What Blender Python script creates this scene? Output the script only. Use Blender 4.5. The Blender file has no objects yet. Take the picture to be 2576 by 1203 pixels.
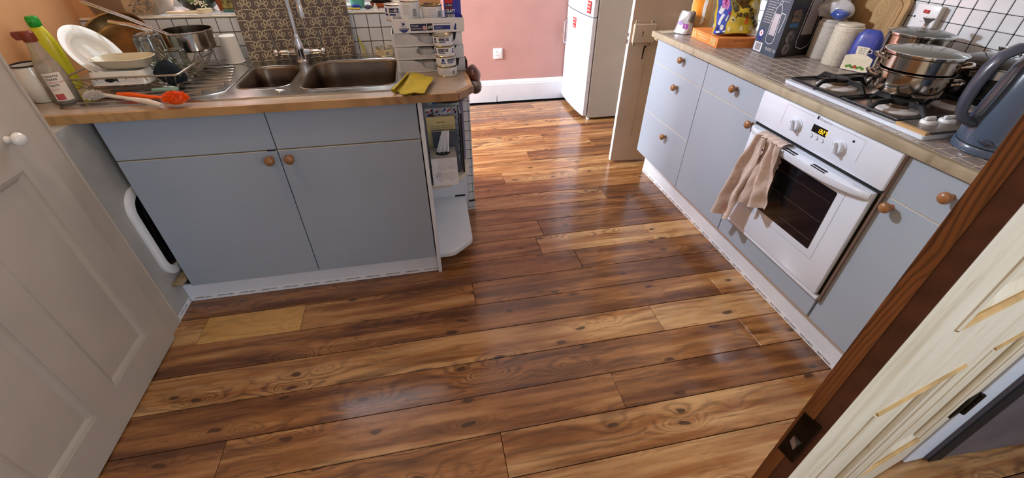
import bpy, bmesh, math, random
from mathutils import Vector, Matrix, noise
PI = math.pi
rnd = random.Random(7)
sc = bpy.context.scene
C = sc.collection

# ------------------------------------------------------------------ camera
F = 1064.363
CAM = Vector((0.0356024, -1.70668, 1.40141))
RT = Vector((0.97977802, -0.19999404, 0.00611737))
UP = Vector((0.11511389, 0.58842691, 0.80031404))
FW = Vector((0.16365766, 0.78342591, -0.59954984))
cd = bpy.data.cameras.new('camera'); cam = bpy.data.objects.new('camera', cd); C.objects.link(cam)
M4 = Matrix.Identity(4)
for i in range(3):
    M4[i][0] = RT[i]; M4[i][1] = UP[i]; M4[i][2] = -FW[i]; M4[i][3] = CAM[i]
cam.matrix_world = M4
cd.sensor_fit = 'HORIZONTAL'; cd.sensor_width = 36; cd.lens = F / 2576 * 36
cd.clip_start = 0.01; cd.clip_end = 50
sc.camera = cam

def P(px, py, ax, v):
    """point of the photograph's pixel ray on the plane axis=v (used to survey the room)"""
    d = FW + (px - 1288) / F * RT - (py - 601.5) / F * UP
    t = (v - CAM[ax]) / d[ax]
    return CAM + d * t

# ------------------------------------------------------------------ world, light, exposure
w = bpy.data.worlds.new('world'); sc.world = w; w.use_nodes = True
w.node_tree.nodes['Background'].inputs[0].default_value = (0.72, 0.82, 1.0, 1)
w.node_tree.nodes['Background'].inputs[1].default_value = 0.45
def area(name, loc, target, sx, sy, power, col):
    ld = bpy.data.lights.new(name, 'AREA'); ld.shape = 'RECTANGLE'; ld.size = sx; ld.size_y = sy
    ld.energy = power; ld.color = col
    o = bpy.data.objects.new(name, ld); C.objects.link(o); o.location = loc
    o.rotation_euler = (Vector(target) - Vector(loc)).to_track_quat('-Z', 'Y').to_euler()
    return o
area('sink_window_daylight', (-0.50, 0.82, 1.70), (-0.3, -0.45, 0.45), 0.95, 0.80, 9, (0.78, 0.88, 1.0))
area('back_room_window_daylight', (-2.35, 1.50, 1.60), (1.2, 1.45, 0.1), 1.0, 1.2, 240, (0.86, 0.93, 1.0))
area('hall_daylight', (1.55, -2.9, 1.7), (-0.3, -0.2, 0.3), 0.8, 1.0, 19, (0.84, 0.91, 1.0))
def lamp(name, loc, power, col, r):
    ld = bpy.data.lights.new(name, 'POINT'); ld.energy = power; ld.color = col; ld.shadow_soft_size = r
    o = bpy.data.objects.new(name, ld); C.objects.link(o); o.location = loc
    return o
sl_ = bpy.data.lights.new('shaded_spot', 'SPOT'); sl_.energy = 95; sl_.color = (0.80, 0.89, 1.0); sl_.shadow_soft_size = 0.045
sl_.spot_size = math.radians(84); sl_.spot_blend = 0.55
so_ = bpy.data.objects.new('shaded_spot', sl_); C.objects.link(so_); so_.location = (-0.02, 0.42, 1.75)
so_.rotation_euler = Vector((1.47, -0.80, -0.92)).to_track_quat('-Z', 'Y').to_euler()
lamp('kitchen_lamp_light', (-0.80, -0.55, 2.20), 9, (1.0, 0.72, 0.42), 0.06)
sc.view_settings.view_transform = 'Standard'; sc.view_settings.look = 'None'
sc.view_settings.gamma = 1; sc.view_settings.use_curve_mapping = False
sc.view_settings.exposure = 0.35

# ------------------------------------------------------------------ materials
def s2l(c):
    return tuple((x / 12.92 if x <= 0.04045 else ((x + 0.055) / 1.055) ** 2.4) for x in [v / 255 for v in c])
class NT:
    def __init__(s, name):
        s.m = bpy.data.materials.new(name); s.m.use_nodes = True; s.t = s.m.node_tree
        s.b = s.t.nodes['Principled BSDF']
    def n(s, typ, ins=None, **kw):
        nd = s.t.nodes.new(typ)
        for k, v in kw.items(): setattr(nd, k, v)
        if ins:
            for k, v in ins.items():
                if isinstance(v, bpy.types.NodeSocket): s.t.links.new(v, nd.inputs[k])
                else: nd.inputs[k].default_value = v
        return nd
    def math(s, op, a, b=0.0, c=0.0):
        return s.n('ShaderNodeMath', {0: a, 1: b, 2: c}, operation=op).outputs[0]
    def set(s, k, v):
        if isinstance(v, bpy.types.NodeSocket): s.t.links.new(v, s.b.inputs[k])
        else: s.b.inputs[k].default_value = v
    def ramp(s, fac, stops):
        r = s.n('ShaderNodeValToRGB', {0: fac})
        el = r.color_ramp.elements
        while len(el) < len(stops): el.new(0.5)
        for e, (p, c) in zip(el, stops):
            e.position = p; e.color = (c[0], c[1], c[2], 1)
        return r.outputs[0]
    def mix(s, f, a, b, mode='MIX'):
        nd = s.n('ShaderNodeMix', data_type='RGBA', blend_type=mode)
        for i, v in ((0, f), (6, a), (7, b)):
            if isinstance(v, bpy.types.NodeSocket): s.t.links.new(v, nd.inputs[i])
            else: nd.inputs[i].default_value = v if i == 0 else (v[0], v[1], v[2], 1)
        return nd.outputs[2]
    def bump(s, h, st=0.2, d=0.002):
        s.t.links.new(s.n('ShaderNodeBump', {'Strength': st, 'Distance': d, 'Height': h}).outputs[0], s.b.inputs['Normal'])
MATS = {}
def pm(name, rgb, rough=0.5, metal=0.0, var=0.06, scale=8.0, bump=0.0, bscale=120.0, coat=0.0, spec=0.5, stretch=(1, 1, 1), trans=0.0, ior=1.45, alpha=1.0, rvar=0.0, emit=0):
    """plain procedural material: noise-varied colour plus fine relief; rgb is sRGB 0..255"""
    if name in MATS: return MATS[name]
    k = NT(name); c = s2l(rgb)
    tc = k.n('ShaderNodeTexCoord').outputs['Object']
    mp = k.n('ShaderNodeMapping', {'Vector': tc, 'Scale': stretch}).outputs[0]
    nz = k.n('ShaderNodeTexNoise', {'Vector': mp, 'Scale': scale, 'Detail': 4.0}).outputs[0]
    lo = tuple(x * (1 - var * 2) for x in c); hi = tuple(min(1, x * (1 + var * 2)) for x in c)
    k.set('Base Color', k.ramp(nz, [(0.3, lo), (0.7, hi)]))
    k.set('Roughness', rough if not rvar else k.math('MULTIPLY_ADD', nz, rvar, rough - rvar / 2))
    k.set('Metallic', metal); k.set('Coat Weight', coat); k.set('Coat Roughness', 0.12)
    k.set('Specular IOR Level', spec); k.set('Transmission Weight', trans); k.set('IOR', ior); k.set('Alpha', alpha)
    if emit:
        k.set('Emission Color', (c[0], c[1], c[2], 1)); k.set('Emission Strength', emit)
    if bump:
        bz = k.n('ShaderNodeTexNoise', {'Vector': mp, 'Scale': bscale, 'Detail': 3.0}).outputs[0]
        k.bump(bz, bump)
    MATS[name] = k.m
    return k.m

def wood_mat(name, light, mid, dark, rough=0.3, coat=0.25, axis=0, knots=True, fine=1.0, contrast=1.0, rv=1.0, dense=1.0):
    """pine: growth rings bent round knots, streaks, stain blotches. Object space, offset per object."""
    k = NT(name)
    tc = k.n('ShaderNodeTexCoord').outputs['Object']
    rn = k.n('ShaderNodeObjectInfo').outputs['Random']
    off = k.n('ShaderNodeCombineXYZ', {0: k.math('MULTIPLY', rn, 37.0), 1: k.math('MULTIPLY', rn, 91.0), 2: k.math('MULTIPLY', rn, 13.0)}).outputs[0]
    rot = (0, 0, 0) if axis == 0 else ((0, 0, PI / 2) if axis == 1 else (0, PI / 2, 0))
    v0 = k.n('ShaderNodeMapping', {'Vector': tc, 'Rotation': rot}).outputs[0]
    v = k.n('ShaderNodeVectorMath', {0: v0, 1: off}, operation='ADD').outputs[0]
    sx = k.n('ShaderNodeSeparateXYZ', {0: v})
    x, y, z = sx.outputs
    # knots
    kv = k.n('ShaderNodeCombineXYZ', {0: k.math('MULTIPLY', x, 3.4 * dense), 1: k.math('MULTIPLY', y, 7.6 * dense), 2: 0.0}).outputs[0]
    wob = k.n('ShaderNodeTexNoise', {'Vector': v, 'Scale': 14.0, 'Detail': 2.0}).outputs['Color']
    kv2 = k.n('ShaderNodeVectorMath', {0: kv, 1: k.n('ShaderNodeVectorMath', {0: wob, 1: (0.22, 0.22, 0.0)}, operation='MULTIPLY').outputs[0]}, operation='ADD').outputs[0]
    vo = k.n('ShaderNodeTexVoronoi', {'Vector': kv2, 'Scale': 1.0, 'Randomness': 0.95}, voronoi_dimensions='2D')
    d = vo.outputs['Distance']
    rc = k.n('ShaderNodeSeparateColor', {0: vo.outputs['Color']})
    # low frequency flow of the grain
    fl = k.n('ShaderNodeCombineXYZ', {0: k.math('MULTIPLY', x, 1.0), 1: k.math('MULTIPLY', y, 8.0), 2: z}).outputs[0]
    flow = k.n('ShaderNodeTexNoise', {'Vector': fl, 'Scale': 1.0, 'Detail': 3.0, 'Roughness': 0.45}).outputs[0]
    e = k.math('POWER', 2.718, k.math('MULTIPLY', d, -5.5))
    big = k.math('MULTIPLY', e, k.math('MULTIPLY_ADD', rc.outputs[1], 5.0, 1.0))
    ph = k.math('ADD', k.math('MULTIPLY', y, 46.0 * fine), k.math('ADD', k.math('MULTIPLY', flow, 12.0), k.math('MULTIPLY', big, 3.2)))
    fz = k.n('ShaderNodeCombineXYZ', {0: k.math('MULTIPLY', x, 9.0), 1: k.math('MULTIPLY', y, 120.0), 2: z}).outputs[0]
    fnz = k.n('ShaderNodeTexNoise', {'Vector': fz, 'Scale': 1.0, 'Detail': 4.0}).outputs[0]
    ring = k.math('SINE', k.math('ADD', k.math('MULTIPLY', ph, 3.1), k.math('MULTIPLY', fnz, 1.6)))
    ring = k.math('MULTIPLY_ADD', ring, 0.5, 0.5)
    ring = k.math('POWER', ring, 2.2)
    # blotches of stain
    bl = k.n('ShaderNodeCombineXYZ', {0: k.math('MULTIPLY', x, 1.3), 1: k.math('MULTIPLY', y, 15.0), 2: z}).outputs[0]
    blot = k.n('ShaderNodeTexNoise', {'Vector': bl, 'Scale': 1.3, 'Detail': 5.0, 'Roughness': 0.6}).outputs[0]
    st = k.n('ShaderNodeCombineXYZ', {0: k.math('MULTIPLY', x, 6.0), 1: k.math('MULTIPLY', y, 70.0), 2: z}).outputs[0]
    strk = k.n('ShaderNodeTexNoise', {'Vector': st, 'Scale': 1.6, 'Detail': 4.0, 'Roughness': 0.65}).outputs[0]
    base = k.ramp(k.math('ADD', blot, k.math('MULTIPLY', k.math('SUBTRACT', rn, 0.5), 0.22 * rv)), [(0.30, dark), (0.5, mid), (0.70, light)])
    ringamt = k.math('MULTIPLY', ring, k.math('MULTIPLY_ADD', k.math('SUBTRACT', flow, 0.35), 1.3 * contrast, 0.10))
    ringamt = k.n('ShaderNodeClamp', {0: ringamt, 1: 0.0, 2: 0.75}).outputs[0]
    col = k.mix(ringamt, base, tuple(c * 0.42 for c in dark))
    sk = k.n('ShaderNodeMapRange', {'Value': strk, 'From Min': 0.58, 'From Max': 0.72, 'To Min': 0.0, 'To Max': 0.55}).outputs[0]
    col = k.mix(sk, col, tuple(c * 0.35 for c in dark))
    if knots:
        keep = k.math('GREATER_THAN', rc.outputs[0], 0.42)
        kn = k.n('ShaderNodeMapRange', {'Value': d, 'From Min': 0.055, 'From Max': 0.075, 'To Min': 1.0, 'To Max': 0.0}).outputs[0]
        col = k.mix(k.math('MULTIPLY', kn, k.math('MULTIPLY', keep, 0.88)), col, tuple(c * 0.16 for c in dark))
        halo = k.n('ShaderNodeMapRange', {'Value': d, 'From Min': 0.06, 'From Max': 0.16, 'To Min': 0.30, 'To Max': 0.0}).outputs[0]
        col = k.mix(k.math('MULTIPLY', halo, keep), col, dark)
    k.set('Base Color', col)
    k.set('Roughness', k.math('MULTIPLY_ADD', blot, 0.22, rough - 0.08))
    k.set('Coat Weight', coat); k.set('Coat Roughness', 0.13)
    h = k.math('ADD', k.math('MULTIPLY', fnz, 0.4), k.math('MULTIPLY', ring, -0.35))
    k.bump(h, 0.22, 0.0012)
    MATS[name] = k.m
    return k.m

FLOOR = wood_mat('floor_pine', s2l((200, 156, 104)), s2l((156, 104, 57)), s2l((100, 60, 32)), rough=0.24, coat=0.5, contrast=1.5, rv=1.3)
FLOORPATCH = wood_mat('patch_pine', s2l((212, 168, 102)), s2l((194, 148, 84)), s2l((164, 118, 62)), rough=0.33, coat=0.3, contrast=0.5, knots=False)
EDGEWOOD = wood_mat('oiled_edge_pine', s2l((190, 150, 98)), s2l((168, 126, 78)), s2l((134, 94, 56)), rough=0.4, coat=0.15, contrast=0.7, dense=1.3, fine=1.5)
OLDEDGE = wood_mat('worn_edge_wood', s2l((192, 182, 162)), s2l((174, 162, 138)), s2l((140, 126, 102)), rough=0.6, coat=0, axis=1, contrast=0.35, dense=1.5, fine=1.6)
DOOREDGE = wood_mat('door_edge_wood', s2l((148, 96, 50)), s2l((118, 74, 36)), s2l((78, 46, 22)), rough=0.5, coat=0.05, axis=2, contrast=3.0, fine=7.0, knots=False)
BOARDW = wood_mat('chopping_board_wood', s2l((190, 156, 106)), s2l((176, 140, 90)), s2l((150, 112, 66)), rough=0.55, coat=0, axis=2, contrast=0.5, knots=False)
BROWNP = pm('brown_paint_worn', (92, 60, 42), 0.55, var=0.14, scale=30, bump=0.35, bscale=60)
CABL = pm('blue_grey_laminate', (158, 170, 184), 0.42, var=0.02, scale=3, bump=0.05, bscale=500)
CABEDGE = pm('cream_edge_band', (214, 196, 160), 0.5)
WHITEP = pm('white_gloss_paint', (220, 226, 234), 0.35, var=0.03, scale=5, bump=0.12, bscale=60)
WHITEM = pm('white_matt_paint', (212, 208, 204), 0.6, var=0.04, scale=6, bump=0.25, bscale=90)
CREAMDOOR = pm('cream_door_paint', (182, 170, 156), 0.5, var=0.03, scale=5, bump=0.2, bscale=70)
BEIGEDOOR = pm('beige_door_paint', (196, 176, 156), 0.55, var=0.04, scale=5, bump=0.25, bscale=80)
def scraped():
    k = NT('scraped_cream_paint'); tc = k.n('ShaderNodeTexCoord').outputs['Object']
    m1 = k.n('ShaderNodeMapping', {'Vector': tc, 'Scale': (6, 6, 0.9), 'Rotation': (0, 0.35, 0)}).outputs[0]
    a = k.n('ShaderNodeTexNoise', {'Vector': m1, 'Scale': 2.2, 'Detail': 5.0, 'Roughness': 0.6}).outputs[0]
    b = k.n('ShaderNodeTexNoise', {'Vector': m1, 'Scale': 9.0, 'Detail': 4.0, 'Roughness': 0.6}).outputs[0]
    c = k.ramp(a, [(0.30, s2l((208, 190, 160))), (0.42, s2l((228, 214, 186))), (0.55, s2l((236, 224, 200))), (0.68, s2l((222, 208, 178)))])
    sp = k.n('ShaderNodeMapRange', {'Value': b, 'From Min': 0.66, 'From Max': 0.72, 'To Min': 0.0, 'To Max': 0.7}).outputs[0]
    k.set('Base Color', k.mix(sp, c, s2l((170, 132, 88)))); k.set('Roughness', 0.45)
    k.bump(k.math('ADD', a, k.math('MULTIPLY', b, 0.3)), 0.7, 0.01)
    MATS['scraped_cream_paint'] = k.m; return k.m
SCRAPED = scraped()
SCRAPEDT = pm('bared_tan_wood', (196, 158, 104), 0.55, var=0.12, scale=16, bump=0.3, stretch=(1, 1, 0.2))
ORANGE = pm('orange_wall_paint', (214, 158, 108), 0.75, var=0.06, scale=4, bump=0.3, bscale=50)
PINK = pm('pink_wall_paint', (182, 142, 136), 0.8, var=0.03, scale=4, bump=0.2, bscale=70)
CEIL = pm('ceiling_white', (232, 230, 226), 0.9)
TILEW = pm('white_glazed_tile', (222, 226, 230), 0.16, var=0.03, scale=9, coat=0.4, bump=0.05, bscale=20)
TILEG = pm('grey_brown_worktop_tile', (140, 128, 122), 0.30, var=0.10, scale=26, coat=0.3, bump=0.15, bscale=160)
GROUTD = pm('dark_grout', (52, 46, 48), 0.9)
GROUTL = pm('pale_grout', (206, 192, 168), 0.9, var=0.15, scale=40)
LAMIN = pm('taupe_laminate', (172, 154, 136), 0.28, var=0.04, scale=40, bump=0.05, bscale=300, coat=0.3)
STEEL = pm('brushed_steel', (176, 172, 166), 0.24, 1.0, var=0.04, scale=20, rvar=0.10, bump=0.05, bscale=200)
STEELD = pm('dull_sink_steel', (118, 104, 90), 0.34, 1.0, var=0.06, scale=14, rvar=0.12, bump=0.08, bscale=300)
CHROME = pm('chrome', (214, 214, 216), 0.12, 1.0, var=0.02)
BRASSY = pm('tarnished_pan_metal', (122, 98, 64), 0.40, 1.0, var=0.32, scale=9, rvar=0.2, bump=0.2)
WHITEPL = pm('white_plastic', (232, 234, 238), 0.3, var=0.015)
ENAMEL = pm('white_enamel', (216, 225, 240), 0.18, var=0.01, coat=0.5)
FRIDGEG = pm('fridge_grey_side', (172, 170, 164), 0.5, var=0.02)
FRIDGEW = pm('fridge_white', (204, 210, 222), 0.28, var=0.01, coat=0.2)
BLACK = pm('black_gloss', (16, 16, 18), 0.2, var=0.05, coat=0.4)
BLACKM = pm('black_matt', (24, 23, 24), 0.6, var=0.08)
IRON = pm('cast_iron', (30, 31, 34), 0.42, 0.3, var=0.1, scale=30, bump=0.2)
OLDMETAL = pm('dark_old_metal', (42, 38, 30), 0.38, 0.8, var=0.2, scale=30, bump=0.3, rvar=0.2)
KNOBW = pm('turned_knob_wood', (146, 100, 62), 0.32, var=0.10, scale=30, coat=0.5)
INK = pm('black_print', (28, 26, 30), 0.6)
INKB = pm('blue_print', (44, 58, 130), 0.5, var=0.04)
INKN = pm('navy_print', (26, 34, 72), 0.5, var=0.04)
INKR = pm('red_print', (198, 44, 42), 0.5, var=0.04)
INKW = pm('white_print', (232, 232, 232), 0.6)
INKG = pm('grey_print', (120, 122, 128), 0.6)
TAPE = pm('white_paper_tape', (232, 234, 238), 0.6, var=0.02)
CARD = pm('white_card', (226, 226, 228), 0.6, var=0.03)
TINM = pm('tin_metal', (206, 200, 184), 0.25, 1.0, var=0.05)
GLASS = pm('clear_glass', (240, 246, 244), 0.04, trans=1.0, ior=1.45, var=0.0)
CLEARP = pm('clear_plastic', (226, 220, 206), 0.18, trans=0.9, ior=1.2, var=0.02)
CERAM = pm('cream_ceramic', (224, 218, 204), 0.14, var=0.02, coat=0.5)
GREENC = pm('green_cap', (30, 150, 44), 0.35)
ORANGEP = pm('orange_plastic', (236, 92, 22), 0.35)
YELLOWL = pm('yellow_green_plastic', (212, 206, 44), 0.35, coat=0.3)
CLOTHY = pm('yellow_cloth', (186, 162, 44), 0.9, var=0.08, scale=30, bump=0.9, bscale=160)
LINEN = pm('linen_cloth', (200, 180, 168), 0.95, var=0.06, scale=50, bump=0.6, bscale=500)
KETTLE = pm('blue_grey_kettle', (70, 86, 108), 0.26, var=0.03, coat=0.5)
KETTLEH = pm('dark_kettle_trim', (58, 66, 84), 0.30, var=0.03, coat=0.4)

# ------------------------------------------------------------------ mesh helpers
class MB:
    def __init__(s): s.v = []; s.f = []; s.sm = []
    def add(s, vs, fs, M=None, smooth=False):
        o = len(s.v)
        s.v += [tuple(M @ Vector(q)) for q in vs] if M is not None else [tuple(q) for q in vs]
        s.f += [tuple(i + o for i in f) for f in fs]; s.sm += [smooth] * len(fs)
        return s
    def box(s, a, b, bev=0.0, M=None, seg=1):
        a = list(a); b = list(b)
        for i in range(3):
            if a[i] > b[i]: a[i], b[i] = b[i], a[i]
        if bev <= 0:
            vs = [(x, y, z) for x in (a[0], b[0]) for y in (a[1], b[1]) for z in (a[2], b[2])]
            fs = [(0, 1, 3, 2), (4, 6, 7, 5), (0, 4, 5, 1), (2, 3, 7, 6), (0, 2, 6, 4), (1, 5, 7, 3)]
            return s.add(vs, fs, M)
        bm = bmesh.new(); bmesh.ops.create_cube(bm, size=1)
        for q in bm.verts:
            q.co = Vector([(a[i] + b[i]) / 2 + q.co[i] * (b[i] - a[i]) for i in range(3)])
        bev = min(bev, *[(b[i] - a[i]) * 0.49 for i in range(3)])
        bmesh.ops.bevel(bm, geom=bm.edges[:], offset=bev, segments=seg, affect='EDGES', profile=0.5)
        return s.bm(bm, M, seg > 1)
    def bm(s, bm, M=None, smooth=False):
        bm.verts.ensure_lookup_table(); bm.verts.index_update()
        s.add([q.co.copy() for q in bm.verts], [tuple(v.index for v in f.verts) for f in bm.faces], M, smooth)
        bm.free(); return s
    def lathe(s, prof, n=32, M=None, smooth=True, squash=None):
        """prof: (r,z) from bottom to top, about the z axis"""
        vs = []; fs = []; k = len(prof)
        for i in range(n):
            a = 2 * PI * i / n
            for r, z in prof: vs.append((r * math.cos(a), r * math.sin(a), z))
        for i in range(n):
            j = (i + 1) % n
            for q in range(k - 1):
                if prof[q][0] < 1e-6 and prof[q + 1][0] < 1e-6: continue
                fs.append((i * k + q, j * k + q, j * k + q + 1, i * k + q + 1))
        if squash: vs = [(x * squash[0], y * squash[1], z) for x, y, z in vs]
        return s.add(vs, fs, M, smooth)
    def tube(s, pts, r, n=8, M=None, closed=False, rs=None):
        pts = [Vector(p) for p in pts]; k = len(pts); vs = []; fs = []
        up = None
        for i, p in enumerate(pts):
            if closed: t = pts[(i + 1) % k] - pts[i - 1]
            else: t = pts[min(i + 1, k - 1)] - pts[max(i - 1, 0)]
            t.normalize()
            if up is None:
                up = Vector((0, 0, 1)) if abs(t.z) < 0.9 else Vector((1, 0, 0))
            u = (up - t * up.dot(t)).normalized(); wv = t.cross(u); up = u
            rr = rs[i] if rs else r
            for j in range(n):
                a = 2 * PI * j / n
                vs.append(tuple(p + (u * math.cos(a) + wv * math.sin(a)) * rr))
        rng = k if closed else k - 1
        for i in range(rng):
            for j in range(n):
                a, b = i * n + j, i * n + (j + 1) % n
                c, d = ((i + 1) % k) * n + (j + 1) % n, ((i + 1) % k) * n + j
                fs.append((a, b, c, d))
        if not closed:
            fs.append(tuple(range(n))[::-1]); fs.append(tuple((k - 1) * n + j for j in range(n)))
        return s.add(vs, fs, M, True)
    def prism(s, poly, h0, h1, M=None, smooth=False):
        """poly in xy extruded z h0..h1"""
        n = len(poly)
        vs = [(x, y, h0) for x, y in poly] + [(x, y, h1) for x, y in poly]
        fs = [tuple(range(n))[::-1], tuple(range(n, 2 * n))] + [(i, (i + 1) % n, n + (i + 1) % n, n + i) for i in range(n)]
        return s.add(vs, fs, M, smooth)
    def loft(s, loops, M=None, closed=True, cap0=False, cap1=False, smooth=True):
        k = len(loops[0]); vs = [p for l in loops for p in l]; fs = []
        for i in range(len(loops) - 1):
            for j in range(k if closed else k - 1):
                fs.append((i * k + j, i * k + (j + 1) % k, (i + 1) * k + (j + 1) % k, (i + 1) * k + j))
        if cap0: fs.append(tuple(range(k))[::-1])
        if cap1: fs.append(tuple((len(loops) - 1) * k + j for j in range(k)))
        return s.add(vs, fs, M, smooth)

def wloc(o):
    v = Vector((0, 0, 0))
    while o: v = v + o.location; o = o.parent
    return v
def obj(name, mb, mat, parent=None, loc=None, **props):
    """ONE mesh object; the builder's coordinates are world coordinates (or the unplaced root's own)"""
    me = bpy.data.meshes.new(name)
    base = wloc(parent) if parent else Vector(loc or (0, 0, 0))
    shift = base if parent is None else base + Vector(loc or (0, 0, 0))
    me.from_pydata([(v[0] - shift[0], v[1] - shift[1], v[2] - shift[2]) for v in mb.v], [], mb.f)
    me.polygons.foreach_set('use_smooth', mb.sm)
    me.update(); me.validate()
    bm = bmesh.new(); bm.from_mesh(me); bmesh.ops.recalc_face_normals(bm, faces=bm.faces)
    bm.to_mesh(me); bm.free()
    if any(mb.sm):
        try: me.set_sharp_from_angle(angle=math.radians(38))
        except Exception: pass
    me.materials.append(mat)
    o = bpy.data.objects.new(name, me); C.objects.link(o)
    o.location = Vector(loc or (0, 0, 0))
    if parent: o.parent = parent
    for a, b in props.items(): o[a] = b
    return o
def thing(name, label, cat, loc=(0, 0, 0), group=None):
    o = bpy.data.objects.new(name, None); C.objects.link(o); o.location = loc; o.empty_display_size = 0.03
    o['label'] = label; o['category'] = cat
    if group: o['group'] = group
    return o
def tag(o, label, cat, group=None):
    o['label'] = label; o['category'] = cat
    if group: o['group'] = group
    return o
def struct(name, mb, mat, parent=None, loc=None):
    o = obj(name, mb, mat, parent, loc)
    o['kind'] = 'structure'
    return o
def dup(o, loc=None, label=None, parent=None):
    c = o.copy(); C.objects.link(c); c.parent = parent if parent else o.parent
    if loc is not None: c.location = loc
    if label: c['label'] = label
    for ch in [q for q in o.children]: dup(ch, None, None, c)
    return c
def rrect(x0, y0, x1, y1, r, n=5):
    """rounded rectangle outline, r may be a list of 4 (x0y0, x1y0, x1y1, x0y1)"""
    rs = r if isinstance(r, (list, tuple)) else [r] * 4
    out = []
    for (cx, cy, a0, rr) in ((x0 + rs[0], y0 + rs[0], PI, rs[0]), (x1 - rs[1], y0 + rs[1], 1.5 * PI, rs[1]), (x1 - rs[2], y1 - rs[2], 0, rs[2]), (x0 + rs[3], y1 - rs[3], 0.5 * PI, rs[3])):
        for i in range(n + 1):
            a = a0 + i / n * PI / 2
            out.append((cx + rr * math.cos(a), cy + rr * math.sin(a)))
    return out
def holed_plate(mb, outer, holes, z, M=None):
    bm = bmesh.new(); eds = []
    for lp in [outer] + holes:
        vs = [bm.verts.new((x, y, z)) for x, y in lp]
        eds += [bm.edges.new((vs[i], vs[(i + 1) % len(vs)])) for i in range(len(vs))]
    bmesh.ops.triangle_fill(bm, use_beauty=True, use_dissolve=False, edges=eds)
    return mb.bm(bm, M)
def frame_mat(o, x, y, z=None):
    """matrix whose local x,y(,z) axes are given world directions, origin o"""
    x = Vector(x).normalized(); y = Vector(y).normalized(); z = Vector(z).normalized() if z else x.cross(y)
    return Matrix(((x[0], y[0], z[0], o[0]), (x[1], y[1], z[1], o[1]), (x[2], y[2], z[2], o[2]), (0, 0, 0, 1)))
TXT = {}
def text_geo(s, bold=0.0):
    key = (s, bold)
    if key not in TXT:
        cu = bpy.data.curves.new('t', 'FONT'); cu.body = s; cu.size = 1; cu.resolution_u = 2; cu.offset = bold
        to = bpy.data.objects.new('t', cu); C.objects.link(to)
        dg = bpy.context.evaluated_depsgraph_get(); dg.update()
        me = bpy.data.meshes.new_from_object(to.evaluated_get(dg))
        vs = [tuple(v.co) for v in me.vertices]; fs = [tuple(p.vertices) for p in me.polygons]
        bpy.data.objects.remove(to); bpy.data.curves.remove(cu); bpy.data.meshes.remove(me)
        TXT[key] = (vs, fs)
    return TXT[key]
def put_text(mb, s, size, M, width=None, bold=0.0, center=False, wrap=None):
    vs, fs = text_geo(s, bold)
    if not vs: return mb
    w = max(v[0] for v in vs)
    kx = (width / w) if width else size
    ox = -w * kx / 2 if center else 0
    q = [(v[0] * kx + ox, v[1] * size, 0) for v in vs]
    if wrap:
        r = wrap; q = [(r * math.sin(a / r), -r * math.cos(a / r), b) for a, b, _ in q]
    return mb.add(q, fs, M)
def disp(mb, amp, freq, seed=0):
    out = []
    for v in mb.v:
        n = noise.noise_vector(Vector(v) * freq + Vector((seed, seed * 2.3, 0)))
        out.append((v[0] + n.x * amp, v[1] + n.y * amp, v[2] + n.z * amp))
    mb.v = out; return mb
def knob(name, parent, pos, direction, r=0.018, mat=None):
    """turned mushroom knob standing off a face"""
    q = Vector(direction).normalized().to_track_quat('Z', 'Y').to_matrix().to_4x4()
    M = Matrix.Translation(pos) @ q
    pr = [(0, 0), (r * 0.55, 0), (r * 0.45, r * 0.35), (r * 0.42, r * 0.75), (r * 0.8, r * 1.0), (r, r * 1.35), (r * 0.97, r * 1.7), (r * 0.75, r * 2.0), (r * 0.4, r * 2.15), (0, r * 2.2)]
    return obj(name, MB().lathe(pr, 20, M), mat or KNOBW, parent)

# ------------------------------------------------------------------ room shell
fl = struct('floor', MB().box((-2.6, -3.3, -0.06), (3.2, 2.5, -0.022)), pm('dark_subfloor', (30, 20, 14), 0.9))
SEAM0, PITCH = -0.184, 0.1535
JOINTS = {-5: [0.157], -2: [0.932], -3: [1.285], -1: [1.31], -6: [1.285, -0.62], 0: [0.157], -4: [-0.75, 0.62], -7: [-0.2], 3: [0.6, -0.3], 5: [1.1], 11: [0.94], 8: [1.45], 7: [0.5], 2: [0.55, 1.2], 9: [0.75], 10: [1.3]}
for kx in range(-20, 17):
    y1 = SEAM0 + PITCH * kx; y0 = y1 - PITCH
    if y1 < -3.2 or y0 > 2.36: continue
    xl, xr = (-2.5 if y0 > 0.6 else -1.42), 3.1
    if y1 > -1.0: xr = 2.05
    cuts = [xl] + sorted(q for q in JOINTS.get(kx, [rnd.uniform(-0.9, 1.9)])) + [xr]
    if kx == 0: cuts = [xl, -1.007, -0.603, 0.157, xr]
    for i in range(len(cuts) - 1):
        a, b = cuts[i] + 0.0008, cuts[i + 1] - 0.0008
        bx = ((a + b) / 2, (y0 + y1) / 2, 0)
        dz = rnd.uniform(-0.0012, 0.0)
        top = min(y1, 2.36)
        patch = (kx == 0 and i == 1)
        o = obj('floorboard', MB().box((a, y0 + 0.0014, -0.021), (b, top - 0.0014, dz), 0.0014), FLOORPATCH if patch else FLOOR, fl, bx)
        if patch: o['label'] = 'paler replacement board let into the floor near the sink cabinet'
ce = struct('ceiling', MB().box((-2.6, -3.3, 2.45), (3.2, 2.5, 2.55)), CEIL)

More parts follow.
